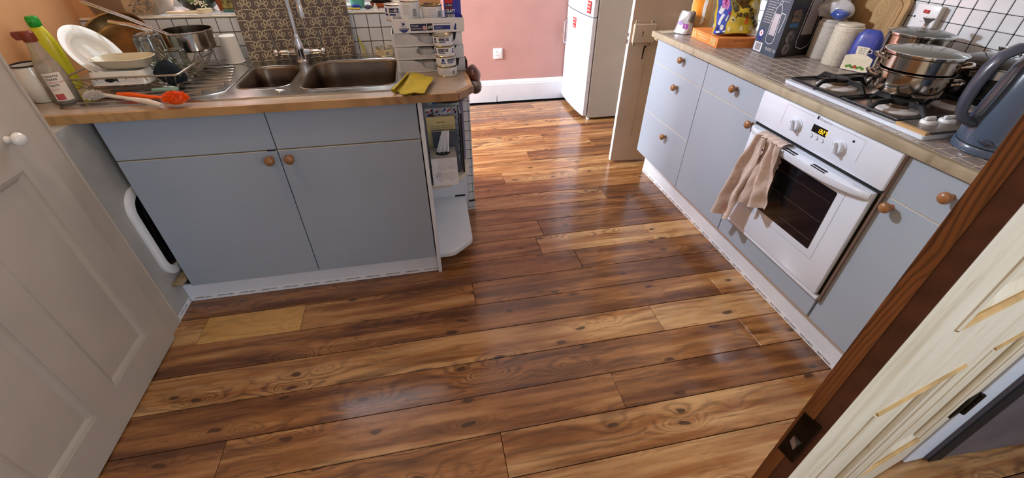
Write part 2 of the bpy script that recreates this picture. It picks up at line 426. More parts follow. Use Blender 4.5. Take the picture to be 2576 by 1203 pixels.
# walls
def wallbox(name, a, b, mat): return struct(name, MB().box(a, b), mat)
wb = MB().box((-1.62, 0.568, 0), (0.16, 0.90, 1.055))
wb.box((-1.62, 0.568, 2.15), (0.16, 0.90, 2.45)); wb.box((-1.62, 0.568, 1.055), (-1.15, 0.90, 2.15)); wb.box((0.06, 0.568, 1.055), (0.16, 0.90, 2.15))
wsink = struct('wall_sink', wb, ORANGE)
wr = struct('wall_right', MB().box((2.03, -1.203, 0), (2.16, 2.5, 2.45)), pm('warm_white_wall', (206, 194, 180), 0.7, bump=0.2))
wf = struct('wall_far', MB().box((-2.6, 2.36, 0), (2.16, 2.5, 2.45)), PINK)
wl = struct('wall_left', MB().box((-1.62, -0.205, 0.862), (-1.33, 0.60, 2.45)), ORANGE)
struct('wall_left_return', MB().box((-1.62, -0.275, 0), (-1.128, -0.20, 2.45)), WHITEM)
struct('wall_left_front', MB().box((-1.62, -3.3, 2.02), (-1.128, -0.275, 2.45)).box((-1.62, -3.3, 0), (-1.13, -1.065, 2.02)), ORANGE)
struct('wall_back_room', MB().box((-2.6, 0.60, 0), (-2.5, 2.36, 0.9)).box((-2.6, 0.60, 2.2), (-2.5, 2.36, 2.45)).box((-2.6, 0.60, 0.9), (-2.5, 0.9, 2.2)).box((-2.6, 2.1, 0.9), (-2.5, 2.36, 2.2)).box((-2.6, 0.568, 0), (-1.62, 0.62, 2.45)), PINK)
bx0 = struct('wall_boxing', MB().box((-1.60, -0.199, 0.0), (-1.12, 0.566, 0.8595)), pm('grey_white_boxing', (170, 168, 164), 0.6, var=0.05, bump=0.2))
# window over the sink (above the picture, it lights the room)
wi = struct('window_1', MB().box((-1.15, 0.84, 1.055), (-1.10, 0.89, 2.15)).box((0.01, 0.84, 1.055), (0.06, 0.89, 2.15)).box((-1.10, 0.84, 2.10), (0.01, 0.89, 2.15)).box((-1.10, 0.84, 1.055), (0.01, 0.89, 1.10)).box((-0.57, 0.84, 1.10), (-0.53, 0.89, 2.10)), WHITEP)
for a, b in ((-1.10, -0.57), (-0.53, 0.01)):
    obj('pane', MB().box((a, 0.862, 1.10), (b, 0.868, 2.10)), GLASS, wi)
wi2 = struct('window_2', MB().box((-2.56, 0.9, 0.9), (-2.5, 0.95, 2.2)).box((-2.56, 2.05, 0.9), (-2.5, 2.1, 2.2)).box((-2.56, 0.95, 0.9), (-2.5, 2.05, 0.95)).box((-2.56, 0.95, 2.15), (-2.5, 2.05, 2.2)), WHITEP)
obj('pane', MB().box((-2.535, 0.95, 0.95), (-2.53, 2.05, 2.15)), GLASS, wi2)

# skirting of the pink wall
def skirt(name, pts, h, t, mat, inward):
    mb = MB(); (xa, ya), (xb, yb) = pts; n = Vector((inward[0], inward[1], 0))
    prof = [(0, 0), (t, 0), (t, h * 0.80), (t * 0.75, h * 0.83), (t * 0.75, h * 0.87), (t * 0.55, h * 0.90), (t * 0.35, h * 0.97), (0, h)]
    l = [[(x + n.x * d, y + n.y * d, z) for d, z in prof] for x, y in pts]
    mb.loft(l, closed=True, cap0=True, cap1=True, smooth=False)
    return struct(name, mb, mat)
bs = skirt('baseboard_far', [(-2.5, 2.36), (2.03, 2.36)], 0.2, 0.02, WHITEP, (0, -1))
obj('crack', MB().box((0.718, 2.3385, 0.0), (0.721, 2.3401, 0.036)).box((0.7195, 2.3385, 0.036), (0.7215, 2.3401, 0.06)), INK, bs)
skirt('baseboard_back_right', [(2.03, 0.95), (2.03, 1.60)], 0.2, 0.02, WHITEP, (-1, 0))
# electric socket on the pink wall
so = thing('wall_socket', 'white single wall socket on the pink wall above the skirting', 'socket', (0.739, 2.36, 0.437))
obj('face_plate', MB().box((0.696, 2.349, 0.392), (0.782, 2.3598, 0.482), 0.004, seg=2), WHITEPL, so)
obj('switch', MB().box((0.757, 2.3455, 0.440), (0.770, 2.350, 0.468), 0.002), WHITEPL, so)
obj('socket_hole', MB().box((0.7265, 2.3482, 0.448), (0.7315, 2.3492, 0.458)).box((0.717, 2.3482, 0.424), (0.724, 2.3492, 0.429)).box((0.734, 2.3482, 0.424), (0.741, 2.3492, 0.429)), INK, so)
obj('socket_hole', MB().box((0.711, 2.3482, 0.437), (0.714, 2.3492, 0.440)).box((0.767, 2.3482, 0.437), (0.770, 2.3492, 0.440)), INK, so)

# ------------------------------------------------------------------ small tiles (55 mm) on walls and worktops
def tile_mesh(w, h, t, mat, bev=0.002):
    mb = MB().box((-w / 2, -h / 2, 0), (w / 2, h / 2, t), bev)
    me = bpy.data.meshes.new('tile'); me.from_pydata(mb.v, [], mb.f); me.update()
    bm = bmesh.new(); bm.from_mesh(me); bmesh.ops.recalc_face_normals(bm, faces=bm.faces); bm.to_mesh(me); bm.free()
    me.materials.append(mat); return me
def put_tile(me, parent, pos, rot, jit=0.5):
    o = bpy.data.objects.new('tile', me); C.objects.link(o); o.parent = parent
    o.location = Vector(pos) - wloc(parent)
    o.rotation_euler = (rot[0] + math.radians(rnd.uniform(-jit, jit)), rot[1] + math.radians(rnd.uniform(-jit, jit)), rot[2])
    return o
# right wall: the grout bed is a skin on the wall, each tile is its own piece
bed = struct('wall_right_tile_bed', MB().box((2.0215, -1.20, 0.897), (2.0295, 0.86, 1.315)), GROUTD)
tw = tile_mesh(0.0522, 0.0515, 0.004, TILEW)
for r in range(8):
    z = 0.9185 + 0.0268 - 0.0268 + 0.0535 * r
    for c in range(-14, 22):
        y = -0.3775 + 0.0548 * c
        if y > 0.85 or y < -1.16: continue
        put_tile(tw, bed, (2.0205, y, z - 0.0002), (PI / 2, 0, -PI / 2), 0.35)
# sink wall upstand
bed2 = struct('wall_sink_tile_bed', MB().box((-1.33, 0.561, 0.888), (0.16, 0.5675, 1.062)), pm('brown_grout', (110, 96, 80), 0.9))
tw2 = tile_mesh(0.0545, 0.0545, 0.003, TILEW)
for r in range(3):
    for c in range(26):
        x = -0.213 + 0.0577 * (c - 19)
        if x < -1.31 or x > 0.14: continue
        put_tile(tw2, bed2, (x, 0.5615, 0.915 + 0.0583 * r), (PI / 2, 0, 0), 0.4)
sill = struct('trim_1', MB().box((-1.33, 0.5535, 1.0621), (0.16, 0.84, 1.072), 0.004), pm('tiled_sill', (226, 216, 198), 0.3, var=0.06, scale=20))
ts = tile_mesh(0.055, 0.11, 0.003, TILEW)
for c in range(26):
    x = -0.213 + 0.0577 * (c - 19)
    if -1.30 < x < 0.13:
        for yy in (0.612, 0.726): put_tile(ts, sill, (x, yy, 1.0722), (0, 0, 0), 0.3)
# stub wall at the end of the peninsula with its strip of cut tiles
stub = struct('wall_stub', MB().box((0.024, 0.486, 0.0), (0.262, 0.566, 0.856)), GROUTD)
tc1 = tile_mesh(0.0255, 0.0515, 0.003, TILEW); tc2 = tile_mesh(0.009, 0.0515, 0.003, TILEW)
for r in range(13):
    put_tile(tc1, stub, (0.2385, 0.4855, 0.085 + 0.0545 * r), (PI / 2, 0, 0), 0.2)
    put_tile(tc2, stub, (0.2572, 0.4855, 0.085 + 0.0545 * r), (PI / 2, 0, 0), 0.2)

# ------------------------------------------------------------------ panelled doors
def panelled(mb, W, H, T, rects, M, dep=0.009, mw=0.018, field=True):
    """front face at local y=0 looking to -y, x along the width, z up"""
    Q = M @ Matrix.Rotation(PI / 2, 4, 'X')          # plate xy -> local xz
    outer = [(0, 0), (W, 0), (W, H), (0, H)]
    holed_plate(mb, outer, [[(a, c), (b, c), (b, d), (a, d)] for a, b, c, d in rects], 0, Q)
    for a, b, c, d in rects:
        L = []
        for ins, y in ((0, 0), (0.0, 0.003), (mw * 0.45, 0.005), (mw, dep)):
            L.append([(a + ins, y, c + ins), (b - ins, y, c + ins), (b - ins, y, d - ins), (a + ins, y, d - ins)])
        mb.loft(L, M, closed=True, cap1=True, smooth=False)
    vs = [(0, 0, 0), (W, 0, 0), (W, 0, H), (0, 0, H), (0, T, 0), (W, T, 0), (W, T, H), (0, T, H)]
    mb.add(vs, [(4, 5, 6, 7), (0, 1, 5, 4), (1, 2, 6, 5), (2, 3, 7, 6), (3, 0, 4, 7)], M)
    return mb
# left door, closed, in the wall beside the sink
M = frame_mat((-1.100, -0.285, 0.006), (0, -1, 0), (-1, 0, 0), (0, 0, 1))
d1 = struct('door_1', panelled(MB(), 0.775, 2.0, 0.027, [(0.095, 0.33, 0.13, 0.825), (0.434, 0.669, 0.13, 0.825), (0.095, 0.33, 1.02, 1.87), (0.434, 0.669, 1.02, 1.87)], M, mw=0.022, dep=0.012), CREAMDOOR)
knob('knob', d1, (-1.0995, -0.362, 0.915), (1, 0, 0), 0.019, pm('white_porcelain', (230, 226, 216), 0.2, coat=0.5))
# its architrave with the bead beside the sink
arch = MB().box((-1.128, -0.283, 0.0), (-1.118, -0.196, 2.03)).box((-1.128, -0.196, 0.0), (-1.112, -0.186, 2.03), 0.003)
arch.box((-1.128, -1.10, 2.03), (-1.112, -0.186, 2.08), 0.003)
struct('trim_2', arch, CREAMDOOR)
# open door to the back room (its free edge and white lock seen)
dl = Vector((0.9968, -0.0797, 0)); dn = Vector((0.0797, 0.9968, 0))
M = frame_mat((1.309, 0.905, 0.012), dl, dn, (0, 0, 1))
d2 = thing('open_panel_door', 'open beige panelled door behind the drawers beside the fridge', 'door', (1.309, 0.905, 0.012))
obj('door_leaf', panelled(MB(), 0.69, 1.98, 0.036, [(0.115, 0.60, 0.19, 0.80), (0.115, 0.60, 0.945, 1.85)], M), BEIGEDOOR, d2)
obj('leading_edge', MB().box((-0.0015, 0.001, 0.0), (0.0, 0.035, 1.98), M=M), pm('lit_edge_white', (238, 240, 244), 0.4), d2, label='white leading edge with light from the other room in its colour')  # edge colour brightened to stand for light from the other room
lk = obj('rim_lock', MB().box((0.012, -0.022, 0.80), (0.150, -0.0005, 0.905), 0.004, M=M).box((0.02, -0.006, 0.785), (0.045, -0.0005, 0.925), 0.003, M=M).box((0.118, -0.006, 0.785), (0.142, -0.0005, 0.925), 0.003, M=M), BEIGEDOOR, d2)
obj('keyhole', MB().box((0.068, -0.0232, 0.838), (0.072, -0.0218, 0.862), M=M).lathe([(0, 0), (0.0042, 0), (0.0042, 0.0012), (0, 0.0012)], 12, M @ Matrix.Translation((0.07, -0.022, 0.861)) @ Matrix.Rotation(PI / 2, 4, 'X')), INK, lk)
for a, b in ((0.03, 0.79), (0.13, 0.79), (0.13, 0.917), (0.03, 0.917)):
    obj('screw', MB().lathe([(0, 0), (0.004, 0), (0.003, 0.002), (0, 0.002)], 10, M @ Matrix.Translation((a, -0.006, b)) @ Matrix.Rotation(PI / 2, 4, 'X')), INK, lk)
obj('chipped_paint', MB().prism([(0.098, 0.70), (0.104, 0.70), (0.108, 0.76), (0.118, 0.778), (0.100, 0.782), (0.096, 0.74)], 0.0, 0.0012, M @ Matrix.Rotation(PI / 2, 4, 'X')), INK, d2)
knob('knob', d2, M @ Vector((0.165, -0.001, 0.838)), -dn, 0.026, pm('ivory_knob', (214, 196, 160), 0.3, coat=0.4))
obj('latch_bolt', MB().box((-0.010, 0.010, 0.79), (0.0, 0.024, 0.815), 0.002, M=M).box((-0.006, 0.012, 0.83), (0.0, 0.024, 0.85), 0.001, M=M), STEEL, d2)

# near door, standing open beside the camera: bare brown edge with its latch, scraped cream face
thx = math.radians(11.5)
nx = Vector((math.cos(thx), math.sin(thx), 0)); ny = Vector((-math.sin(thx), math.cos(thx), 0))
M = frame_mat((0.55, -1.482, 0.012), nx, ny, (0, 0, 1))
d3 = thing('stripped_door', 'half-stripped cream door standing open at the right with brown edge', 'door', (0.55, -1.482, 0.012))
LW = 0.885
rects = [(0.155, 0.405, 0.955, 1.88), (0.50, 0.765, 0.955, 1.88), (0.155, 0.405, 0.22, 0.745), (0.50, 0.765, 0.22, 0.745)]
obj('door_leaf', panelled(MB(), LW, 1.98, 0.036, rects, M, dep=0.012, mw=0.030), SCRAPED, d3)
obj('planed_edge_strip', MB().box((-0.004, 0.019, 0.0), (0.0, 0.0375, 1.98), M=M), DOOREDGE, d3, label='planed wood strip of the edge')
obj('painted_edge_strip', MB().box((-0.0025, -0.001, 0.0), (0.0, 0.019, 1.98), M=M), BROWNP, d3, label='brown painted strip of the edge')
for z0, z1 in ((0.955, 1.88), (0.22, 0.745)):
    for a, b in ((0.155, 0.405), (0.50, 0.765)):
        for s_, e_ in (((a, z0), (b, z0)), ((b, z0), (b, z1)), ((a, z1), (b, z1)), ((a, z0), (a, z1))):
            if s_[0] == e_[0]:
                for o_ in (0.013, 0.026):
                    xx = s_[0] + (o_ if s_[0] == a else -o_)
                    obj('moulding', MB().tube([M @ Vector((xx, 0.004, s_[1] + o_)), M @ Vector((xx, 0.004, e_[1] - o_))], 0.004, 6), SCRAPED, d3)
            obj('moulding', MB().tube([M @ Vector((s_[0], 0.001, s_[1])), M @ Vector((e_[0], 0.001, e_[1]))], 0.006, 8), SCRAPEDT if s_[1] == e_[1] else SCRAPED, d3)
lt = obj('latch_plate', MB().box((-0.0062, 0.006, 0.700), (-0.0026, 0.033, 0.805), 0.0008, M=M), OLDMETAL, d3)
obj('latch_bolt', MB().add([(-0.006, 0.012, 0.735), (-0.006, 0.026, 0.735), (-0.006, 0.026, 0.752), (-0.006, 0.012, 0.752), (-0.016, 0.013, 0.737), (-0.016, 0.013, 0.750)], [(0, 1, 2, 3), (0, 4, 5, 3), (1, 4, 5, 2), (0, 1, 4), (3, 2, 5)], M), STEEL, lt)
obj('hinge', MB().box((0.835, -0.006, 0.285), (0.884, -0.0005, 0.375), 0.001, M=M).tube([M @ Vector((0.889, -0.008, 0.285)), M @ Vector((0.889, -0.008, 0.375))], 0.007, 10), OLDMETAL, d3)
# frame post, black strip and dark glazed door of the hall
struct('trim_3', MB().box((1.425, -1.312, 0.0), (1.512, -1.285, 2.05), 0.003).box((1.425, -1.285, 0.0), (1.512, -1.205, 2.05)), WHITEP)
struct('wall_right_front', MB().box((1.5125, -1.270, 0), (2.16, -1.205, 2.45)).box((1.425, -1.270, 2.05), (2.16, -1.205, 2.45)), WHITEM)
d4 = thing('glazed_hall_door', 'dark grey hall door with a frosted glass strip at the right edge', 'door', (1.515, -1.345, 0.01))
M = frame_mat((1.50, -1.322, 0.01), (0.9985, -0.055, 0), (0.055, 0.9985, 0), (0, 0, 1))
DG = pm('dark_grey_door_paint', (96, 90, 96), 0.4, var=0.08); 
gl = MB(); panelled(gl, 0.62, 1.98, 0.040, [(0.16, 0.50, 0.30, 1.85)], M, dep=0.02, mw=0.028)
obj('door_leaf', gl, DG, d4)
obj('draught_strip', MB().box((-0.002, -0.006, 0.0), (0.045, -0.0005, 1.98), M=M), BLACKM, d4, label='black draught strip')
gp = pm('frosted_glass', (170, 184, 220), 0.35, trans=0.35, bump=1.0, bscale=90, coat=0.5)
obj('glass_pane', MB().box((0.19, 0.012, 0.33), (0.47, 0.018, 1.82), M=M), gp, d4)
struct('wall_hall', MB().box((2.4, -3.3, 0), (2.5, -1.20, 2.45)).box((2.165, -1.270, 0), (2.4, -1.205, 2.45)), WHITEM)

# ------------------------------------------------------------------ sink cabinet
sk = thing('sink_cabinet', 'wide blue-grey double-door cabinet under the sink', 'cabinet', (-0.536, -0.06, 0.0))
DY0, DY1 = -0.075, -0.057
obj('carcass', MB().box((-1.072, -0.055, 0.10), (-1.056, 0.46, 0.855)).box((-1.056, -0.055, 0.10), (0.004, 0.46, 0.116)).box((-1.056, -0.055, 0.69), (0.004, -0.045, 0.72)).box((-0.545, -0.055, 0.116), (-0.527, -0.045, 0.855)), CABEDGE, sk)
obj('side_panel', MB().box((0.0045, -0.076, 0.0), (0.0205, 0.484, 0.858), 0.0015), WHITEP, sk, label='white painted end panel')
G = 0.0018
for a, b in ((-1.074, -0.536), (-0.536, 0.0016)):
    nm = obj('door', MB().box((a + G, DY0, 0.100), (b - G, DY1, 0.702), 0.0015), CABL, sk)
    obj('edge_band', MB().box((a + G, DY0 + 0.0018, 0.702), (b - G, DY1, 0.7032)), CABEDGE, nm)
    nd = obj('drawer_front', MB().box((a + G, DY0, 0.7075), (b - G, DY1, 0.852), 0.0015), CABL, sk)
    kx = -0.566 if b < -0.5 else -0.496
    knob('knob', nm, (kx, DY0, 0.673), (0, -1, 0), 0.0185)
obj('plinth', MB().box((-1.1195, -0.060, 0.0), (0.0215, -0.050, 0.098), 0.001), WHITEP, sk)
obj('chip', MB().box((-0.57, -0.0765, 0.7035), (-0.54, -0.0725, 0.7065)), INK, sk)

def wet_tape(name, label, o, xd, zd, length, pitch, start, ht, flip, tapeh, group):
    """paper tape with WET PAINT printed along it; o = lower left corner in reading frame of the face"""
    t = thing(name, label, 'tape', tuple(o), group)
    xd = Vector(xd).normalized(); nrm = Vector(xd).cross(Vector(zd)).normalized()
    M = frame_mat(o, xd, zd, nrm)
    obj('tape_strip', MB().box((0, 0, 0.0001), (length, tapeh, 0.0006), M=M), TAPE, t)
    mb = MB(); s = start
    while s < length - 0.01:
        Mt = M @ Matrix.Translation((s, (tapeh - ht) / 2 + (ht if flip else 0), 0.0008))
        if flip: Mt = M @ Matrix.Translation((s + pitch * 0.82, (tapeh + ht) / 2, 0.0008)) @ Matrix.Rotation(PI, 4, 'Z')
        put_text(mb, 'WET PAINT', ht, Mt, width=pitch * 0.74, bold=0.02)
        s += pitch
    obj('lettering', mb, INK, t, kind='stuff')
    return t
wet_tape('masking_tape', 'white WET PAINT paper tape along the plinth under the sink', (-1.112, -0.0604, 0.0008), (1, 0, 0), (0, 0, 1), 1.130, 0.094, 0.006, 0.0105, True, 0.028, 'WET PAINT paper tapes')
wet_tape('masking_tape', 'short WET PAINT paper tape on the boxing in the left corner', (-1.1193, -0.185, 0.0008), (0, 1, 0), (0, 0, 1), 0.122, 0.094, 0.012, 0.0105, True, 0.028, 'WET PAINT paper tapes')
wet_tape('masking_tape', 'short WET PAINT paper tape at the foot of the tiled stub wall', (0.196, 0.4693, 0.0008), (1, 0, 0), (0, 0, 1), 0.066, 0.072, 0.002, 0.0105, True, 0.030, 'WET PAINT paper tapes')
wet_tape('masking_tape', 'long WET PAINT paper tape along the plinth of the right-hand cabinets', (1.4812, 0.735, 0.0008), (0, -1, 0), (0, 0, 1), 1.90, 0.094, 0.012, 0.0125, False, 0.026, 'WET PAINT paper tapes')

# cat-flap-like opening in the boxing beside the sink cabinet, wooden ledge under it
cf = thing('cat_flap', 'white-rimmed oval opening with black inside, half hidden behind the sink cabinet', 'cat flap', (-1.12, 0.05, 0.165))
def yz(loop, x): return [(x, a, b) for a, b in loop]
o1 = rrect(-0.108, 0.165, 0.20, 0.575, 0.085, 8); o2 = rrect(-0.078, 0.195, 0.17, 0.545, 0.065, 8); o3 = rrect(-0.073, 0.200, 0.165, 0.540, 0.060, 8)
obj('rim', MB().loft([yz(o1, -1.1195), yz(o1, -1.108), yz(rrect(-0.104, 0.169, 0.196, 0.571, 0.083, 8), -1.105), yz(o2, -1.104), yz(o3, -1.1165)]), WHITEPL, cf)
obj('dark_lining', MB().add(yz(rrect(-0.076, 0.197, 0.168, 0.543, 0.062, 8), -1.1185), [tuple(range(36))]), BLACK, cf)
rm = MB()
for q in range(7):
    yy = -0.07 + 0.03 * q
    rm.tube([(-1.1165, yy + 0.02 * math.sin(k * 0.9 + q), 0.22 + 0.055 * k) for k in range(6)], 0.0035, 6)
obj('bin_liner_fold', rm, BLACK, cf, kind='stuff')
tag(obj('ledge_block', MB().box((-1.1195, -0.112, 0.135), (-1.078, -0.020, 0.150), 0.002), pm('ledge_wood', (150, 132, 106), 0.7, var=0.15, scale=30), loc=(-1.10, -0.07, 0.135)), 'small bare wood ledge on the boxing below the white-rimmed opening', 'ledge')

# ------------------------------------------------------------------ sink worktop
wt = thing('sink_worktop', 'taupe laminate worktop with pine edging around the steel sink', 'worktop', (-0.5, 0.2, 0.86))
mb = MB()
core = [(-1.328, -0.088), (0.150, -0.088), (0.212, -0.012), (0.203, 0.56), (-1.328, 0.56)]
hole = rrect(-1.165, -0.018, -0.052, 0.498, 0.02, 3)
holed_plate(mb, core, [hole], 0.888); holed_plate(mb, core, [hole], 0.861)
mb.loft([[(x, y, 0.861) for x, y in hole], [(x, y, 0.888) for x, y in hole]], smooth=False)
mb.loft([[(x, y, 0.861) for x, y in core], [(x, y, 0.888) for x, y in core]], smooth=False)
obj('laminate_top', mb, LAMIN, wt)
obj('edging', MB().prism([(-1.328, -0.106), (0.160, -0.106), (0.1505, -0.0885), (-1.328, -0.0885)], 0.860, 0.8885), EDGEWOOD, wt, label='pine edging strip with small knots')
E1 = frame_mat((0.150, -0.088, 0), (0.062, 0.076, 0), (-0.076, 0.062, 0), (0, 0, 1))
obj('edging', MB().box((-0.004, -0.020, 0.860), (0.104, -0.0005, 0.8885), 0.002, M=E1), EDGEWOOD, wt)
obj('edging', MB().box((0.2045, -0.018, 0.860), (0.226, 0.562, 0.8885), 0.003), EDGEWOOD, wt)

# ------------------------------------------------------------------ steel sink with drainer
sn = thing('kitchen_sink', 'stainless steel one-and-a-half bowl sink with ribbed drainer', 'sink', (-0.6, 0.24, 0.888))
ZS = 0.892
outer = rrect(-1.178, -0.030, -0.040, 0.508, 0.03, 5)
b1 = rrect(-0.662, 0.075, -0.470, 0.385, [0.055, 0.05, 0.085, 0.05], 7)
b2 = rrect(-0.425, 0.028, -0.068, 0.435, [0.06, 0.06, 0.05, 0.09], 7)
mb = MB(); holed_plate(mb, outer, [b1, b2], ZS)
ol = [rrect(-1.178 - d, -0.030 - d, -0.040 + d, 0.508 + d, 0.03 + d, 5) for d in (0, 0.003, 0.006)]
mb.loft([[(x, y, ZS) for x, y in ol[0]], [(x, y, ZS + 0.0012) for x, y in ol[1]], [(x, y, 0.8885) for x, y in ol[2]]])
obj('sink_top', mb, STEEL, sn)
def shrink(lp, d, f=1.0):
    cx = sum(p[0] for p in lp) / len(lp); cy = sum(p[1] for p in lp) / len(lp)
    w_ = max(p[0] for p in lp) - cx; h_ = max(p[1] for p in lp) - cy
    return [(cx + (x - cx) * (1 - d / w_), cy + (y - cy) * (1 - d / h_)) for x, y in lp]
for lp, dep, nm in ((b1, 0.125, 'half_bowl'), (b2, 0.165, 'main_bowl')):
    L = []
    for d, z in ((0, 0), (0.002, -0.001), (0.006, -0.008), (0.010, -dep * 0.5), (0.014, -dep * 0.80), (0.022, -dep * 0.93), (0.04, -dep), (0.08, -dep - 0.004)):
        L.append([(x, y, ZS + z) for x, y in shrink(lp, d)])
    bo = obj(nm, MB().loft(L, cap1=True), STEELD, sn)
    cx = sum(p[0] for p in lp) / len(lp); cy = sum(p[1] for p in lp) / len(lp)
    obj('waste', MB().lathe([(0.0, 0.001), (0.012, 0.0), (0.03, 0.002), (0.036, 0.003), (0.038, 0.0)], 24, Matrix.Translation((cx, cy, ZS - dep - 0.003))), CHROME, bo)
    mbr = MB().tube([(x, y, ZS + 0.0002) for x, y in shrink(lp, -0.004)], 0.0026, 6, closed=True)
    obj('bowl_lip', mbr, STEEL, bo)
for i in range(9):
    y = 0.055 + 0.044 * i
    xr = -0.705 - 0.010 * abs(i - 3) - (0.03 if i == 0 else 0)
    mbr = MB().tube([(-1.10, y, ZS + 0.0003), (xr - 0.05, y, ZS + 0.0003), (xr - 0.012, y + 0.0, ZS + 0.002), (xr, y, ZS + 0.0008)], 0.0042, 8)
    obj('drainer_rib', mbr, STEEL, sn)
mbr = MB().tube([(-1.14, 0.01, ZS), (-0.74, 0.01, ZS), (-0.685, 0.05, ZS), (-0.68, 0.24, ZS), (-0.685, 0.40, ZS), (-0.74, 0.455, ZS), (-1.14, 0.455, ZS)], 0.003, 8)
obj('drainer_bead', mbr, STEEL, sn)
obj('overflow_cover', MB().lathe([(0, 0.006), (0.012, 0.0055), (0.0175, 0.003), (0.019, 0.0)], 28, Matrix.Translation((-0.492, 0.052 - 0.012, ZS))), CHROME, sn)

# mixer tap
tp = thing('mixer_tap', 'chrome two-handle mixer tap with tall curved spout behind the sink', 'tap', (-0.487, 0.462, ZS))
TX, TY = -0.487, 0.462
prof = [(0.030, 0.0), (0.031, 0.004), (0.024, 0.010), (0.022, 0.03), (0.024, 0.05), (0.022, 0.075), (0.016, 0.092), (0.0165, 0.104), (0.013, 0.107), (0.0125, 0.118)]
obj('body', MB().lathe(prof, 28, Matrix.Translation((TX, TY, ZS))), CHROME, tp)
pts = [(TX, TY, ZS + 0.10), (TX, TY, ZS + 0.26), (TX, TY, ZS + 0.34)]
for i in range(1, 13):
    a = PI * i / 12
    pts.append((TX + 0.053 * (1 - math.cos(a)) * 0.62, TY - 0.053 * (1 - math.cos(a)) * 0.9, ZS + 0.34 + 0.06 * math.sin(a)))
ex, ey = pts[-1][0], pts[-1][1]
pts += [(ex, ey, ZS + 0.30), (ex, ey, ZS + 0.22)]
obj('spout', MB().tube(pts, 0.0105, 14), CHROME, tp)
obj('spout_tip', MB().lathe([(0.0, 0.0), (0.0115, 0.0), (0.0125, 0.006), (0.0125, 0.05), (0.0108, 0.054), (0, 0.054)], 20, Matrix.Translation((ex, ey, ZS + 0.185))), CHROME, tp)
for s_ in (-1, 1):
    Mx = Matrix.Translation((TX, TY, ZS + 0.038)) @ Matrix.Rotation(s_ * PI / 2, 4, 'Y')
    a_ = obj('side_arm', MB().lathe([(0.017, 0.012), (0.0155, 0.03), (0.0125, 0.045), (0.0145, 0.048), (0.0145, 0.052), (0.012, 0.055), (0.0125, 0.080), (0.008, 0.082), (0.008, 0.088), (0.0145, 0.092), (0.016, 0.100), (0.0145, 0.108), (0, 0.112)], 20, Mx), CHROME, tp)
    hx = TX + s_ * 0.099
    obj('lever', MB().tube([(hx, TY, ZS + 0.045), (hx, TY, ZS + 0.075), (hx, TY - 0.001, ZS + 0.125)], 0.0055, 10, rs=[0.005, 0.0055, 0.0075]), CHROME, a_)

# ------------------------------------------------------------------ splash board printed with linked paws
sb = thing('splash_board', 'brown board printed with pale paw outlines leaning behind the sink', 'board', (-0.48, 0.51, 0.890))
pA = Vector((-0.705, 0.472, 0.893)); pB = Vector((-0.258, 0.528, 0.893)); xd = (pB - pA); BW = xd.length; xd.normalize()
zd = Vector((-0.005, 0.06, 1.0)).normalized(); zd = (zd - xd * zd.dot(xd)).normalized(); nd_ = xd.cross(zd)
MBd = frame_mat(pA, xd, zd, nd_)
BH = 0.52
obj('board_panel', MB().prism(rrect(0, 0, BW, BH, 0.008, 4), -0.004, 0.0, MBd), pm('paw_board_brown', (106, 90, 76), 0.35, var=0.03, coat=0.3), sb)
def ribbon(mb, pts, wd, z=0.0003, closed=False, M=None):
    k = len(pts); vs = []
    for i in range(k):
        a = pts[i - 1] if (i or closed) else pts[i]; b = pts[(i + 1) % k] if (i < k - 1 or closed) else pts[i]
        dx, dy = b[0] - a[0], b[1] - a[1]; l = math.hypot(dx, dy) or 1
        vs += [(pts[i][0] - dy / l * wd / 2, pts[i][1] + dx / l * wd / 2, z), (pts[i][0] + dy / l * wd / 2, pts[i][1] - dx / l * wd / 2, z)]
    fs = [(2 * i, 2 * i + 1, 2 * ((i + 1) % k) + 1, 2 * ((i + 1) % k)) for i in range(k if closed else k - 1)]
    return mb.add(vs, fs, M)
def ell(cx, cy, a, b, rot=0, n=14):
    return [(cx + a * math.cos(t) * math.cos(rot) - b * math.sin(t) * math.sin(rot), cy + a * math.cos(t) * math.sin(rot) + b * math.sin(t) * math.cos(rot)) for t in [2 * PI * i / n for i in range(n)]]
SX, SY = 0.0655, 0.0405
PS = 1.28
pw = MB()
def clipr(pts, cx, cy): return pts
for (ex_, ey_, a, b, ro) in ((-0.0145, 0.004, 0.0042, 0.0068, 0.5), (-0.0055, 0.0115, 0.0045, 0.0075, 0.12), (0.0055, 0.0115, 0.0045, 0.0075, -0.12), (0.0145, 0.004, 0.0042, 0.0068, -0.5)):
    ribbon(pw, ell(ex_, ey_, a, b, ro), 0.0018, closed=True)
pad = [(-0.0105, -0.012), (-0.012, -0.008), (-0.009, -0.003), (-0.005, 0.001), (0, 0.0025), (0.005, 0.001), (0.009, -0.003), (0.012, -0.008), (0.0105, -0.012), (0.005, -0.0115), (0, -0.0105), (-0.005, -0.0115)]
ribbon(pw, pad, 0.0018, closed=True)
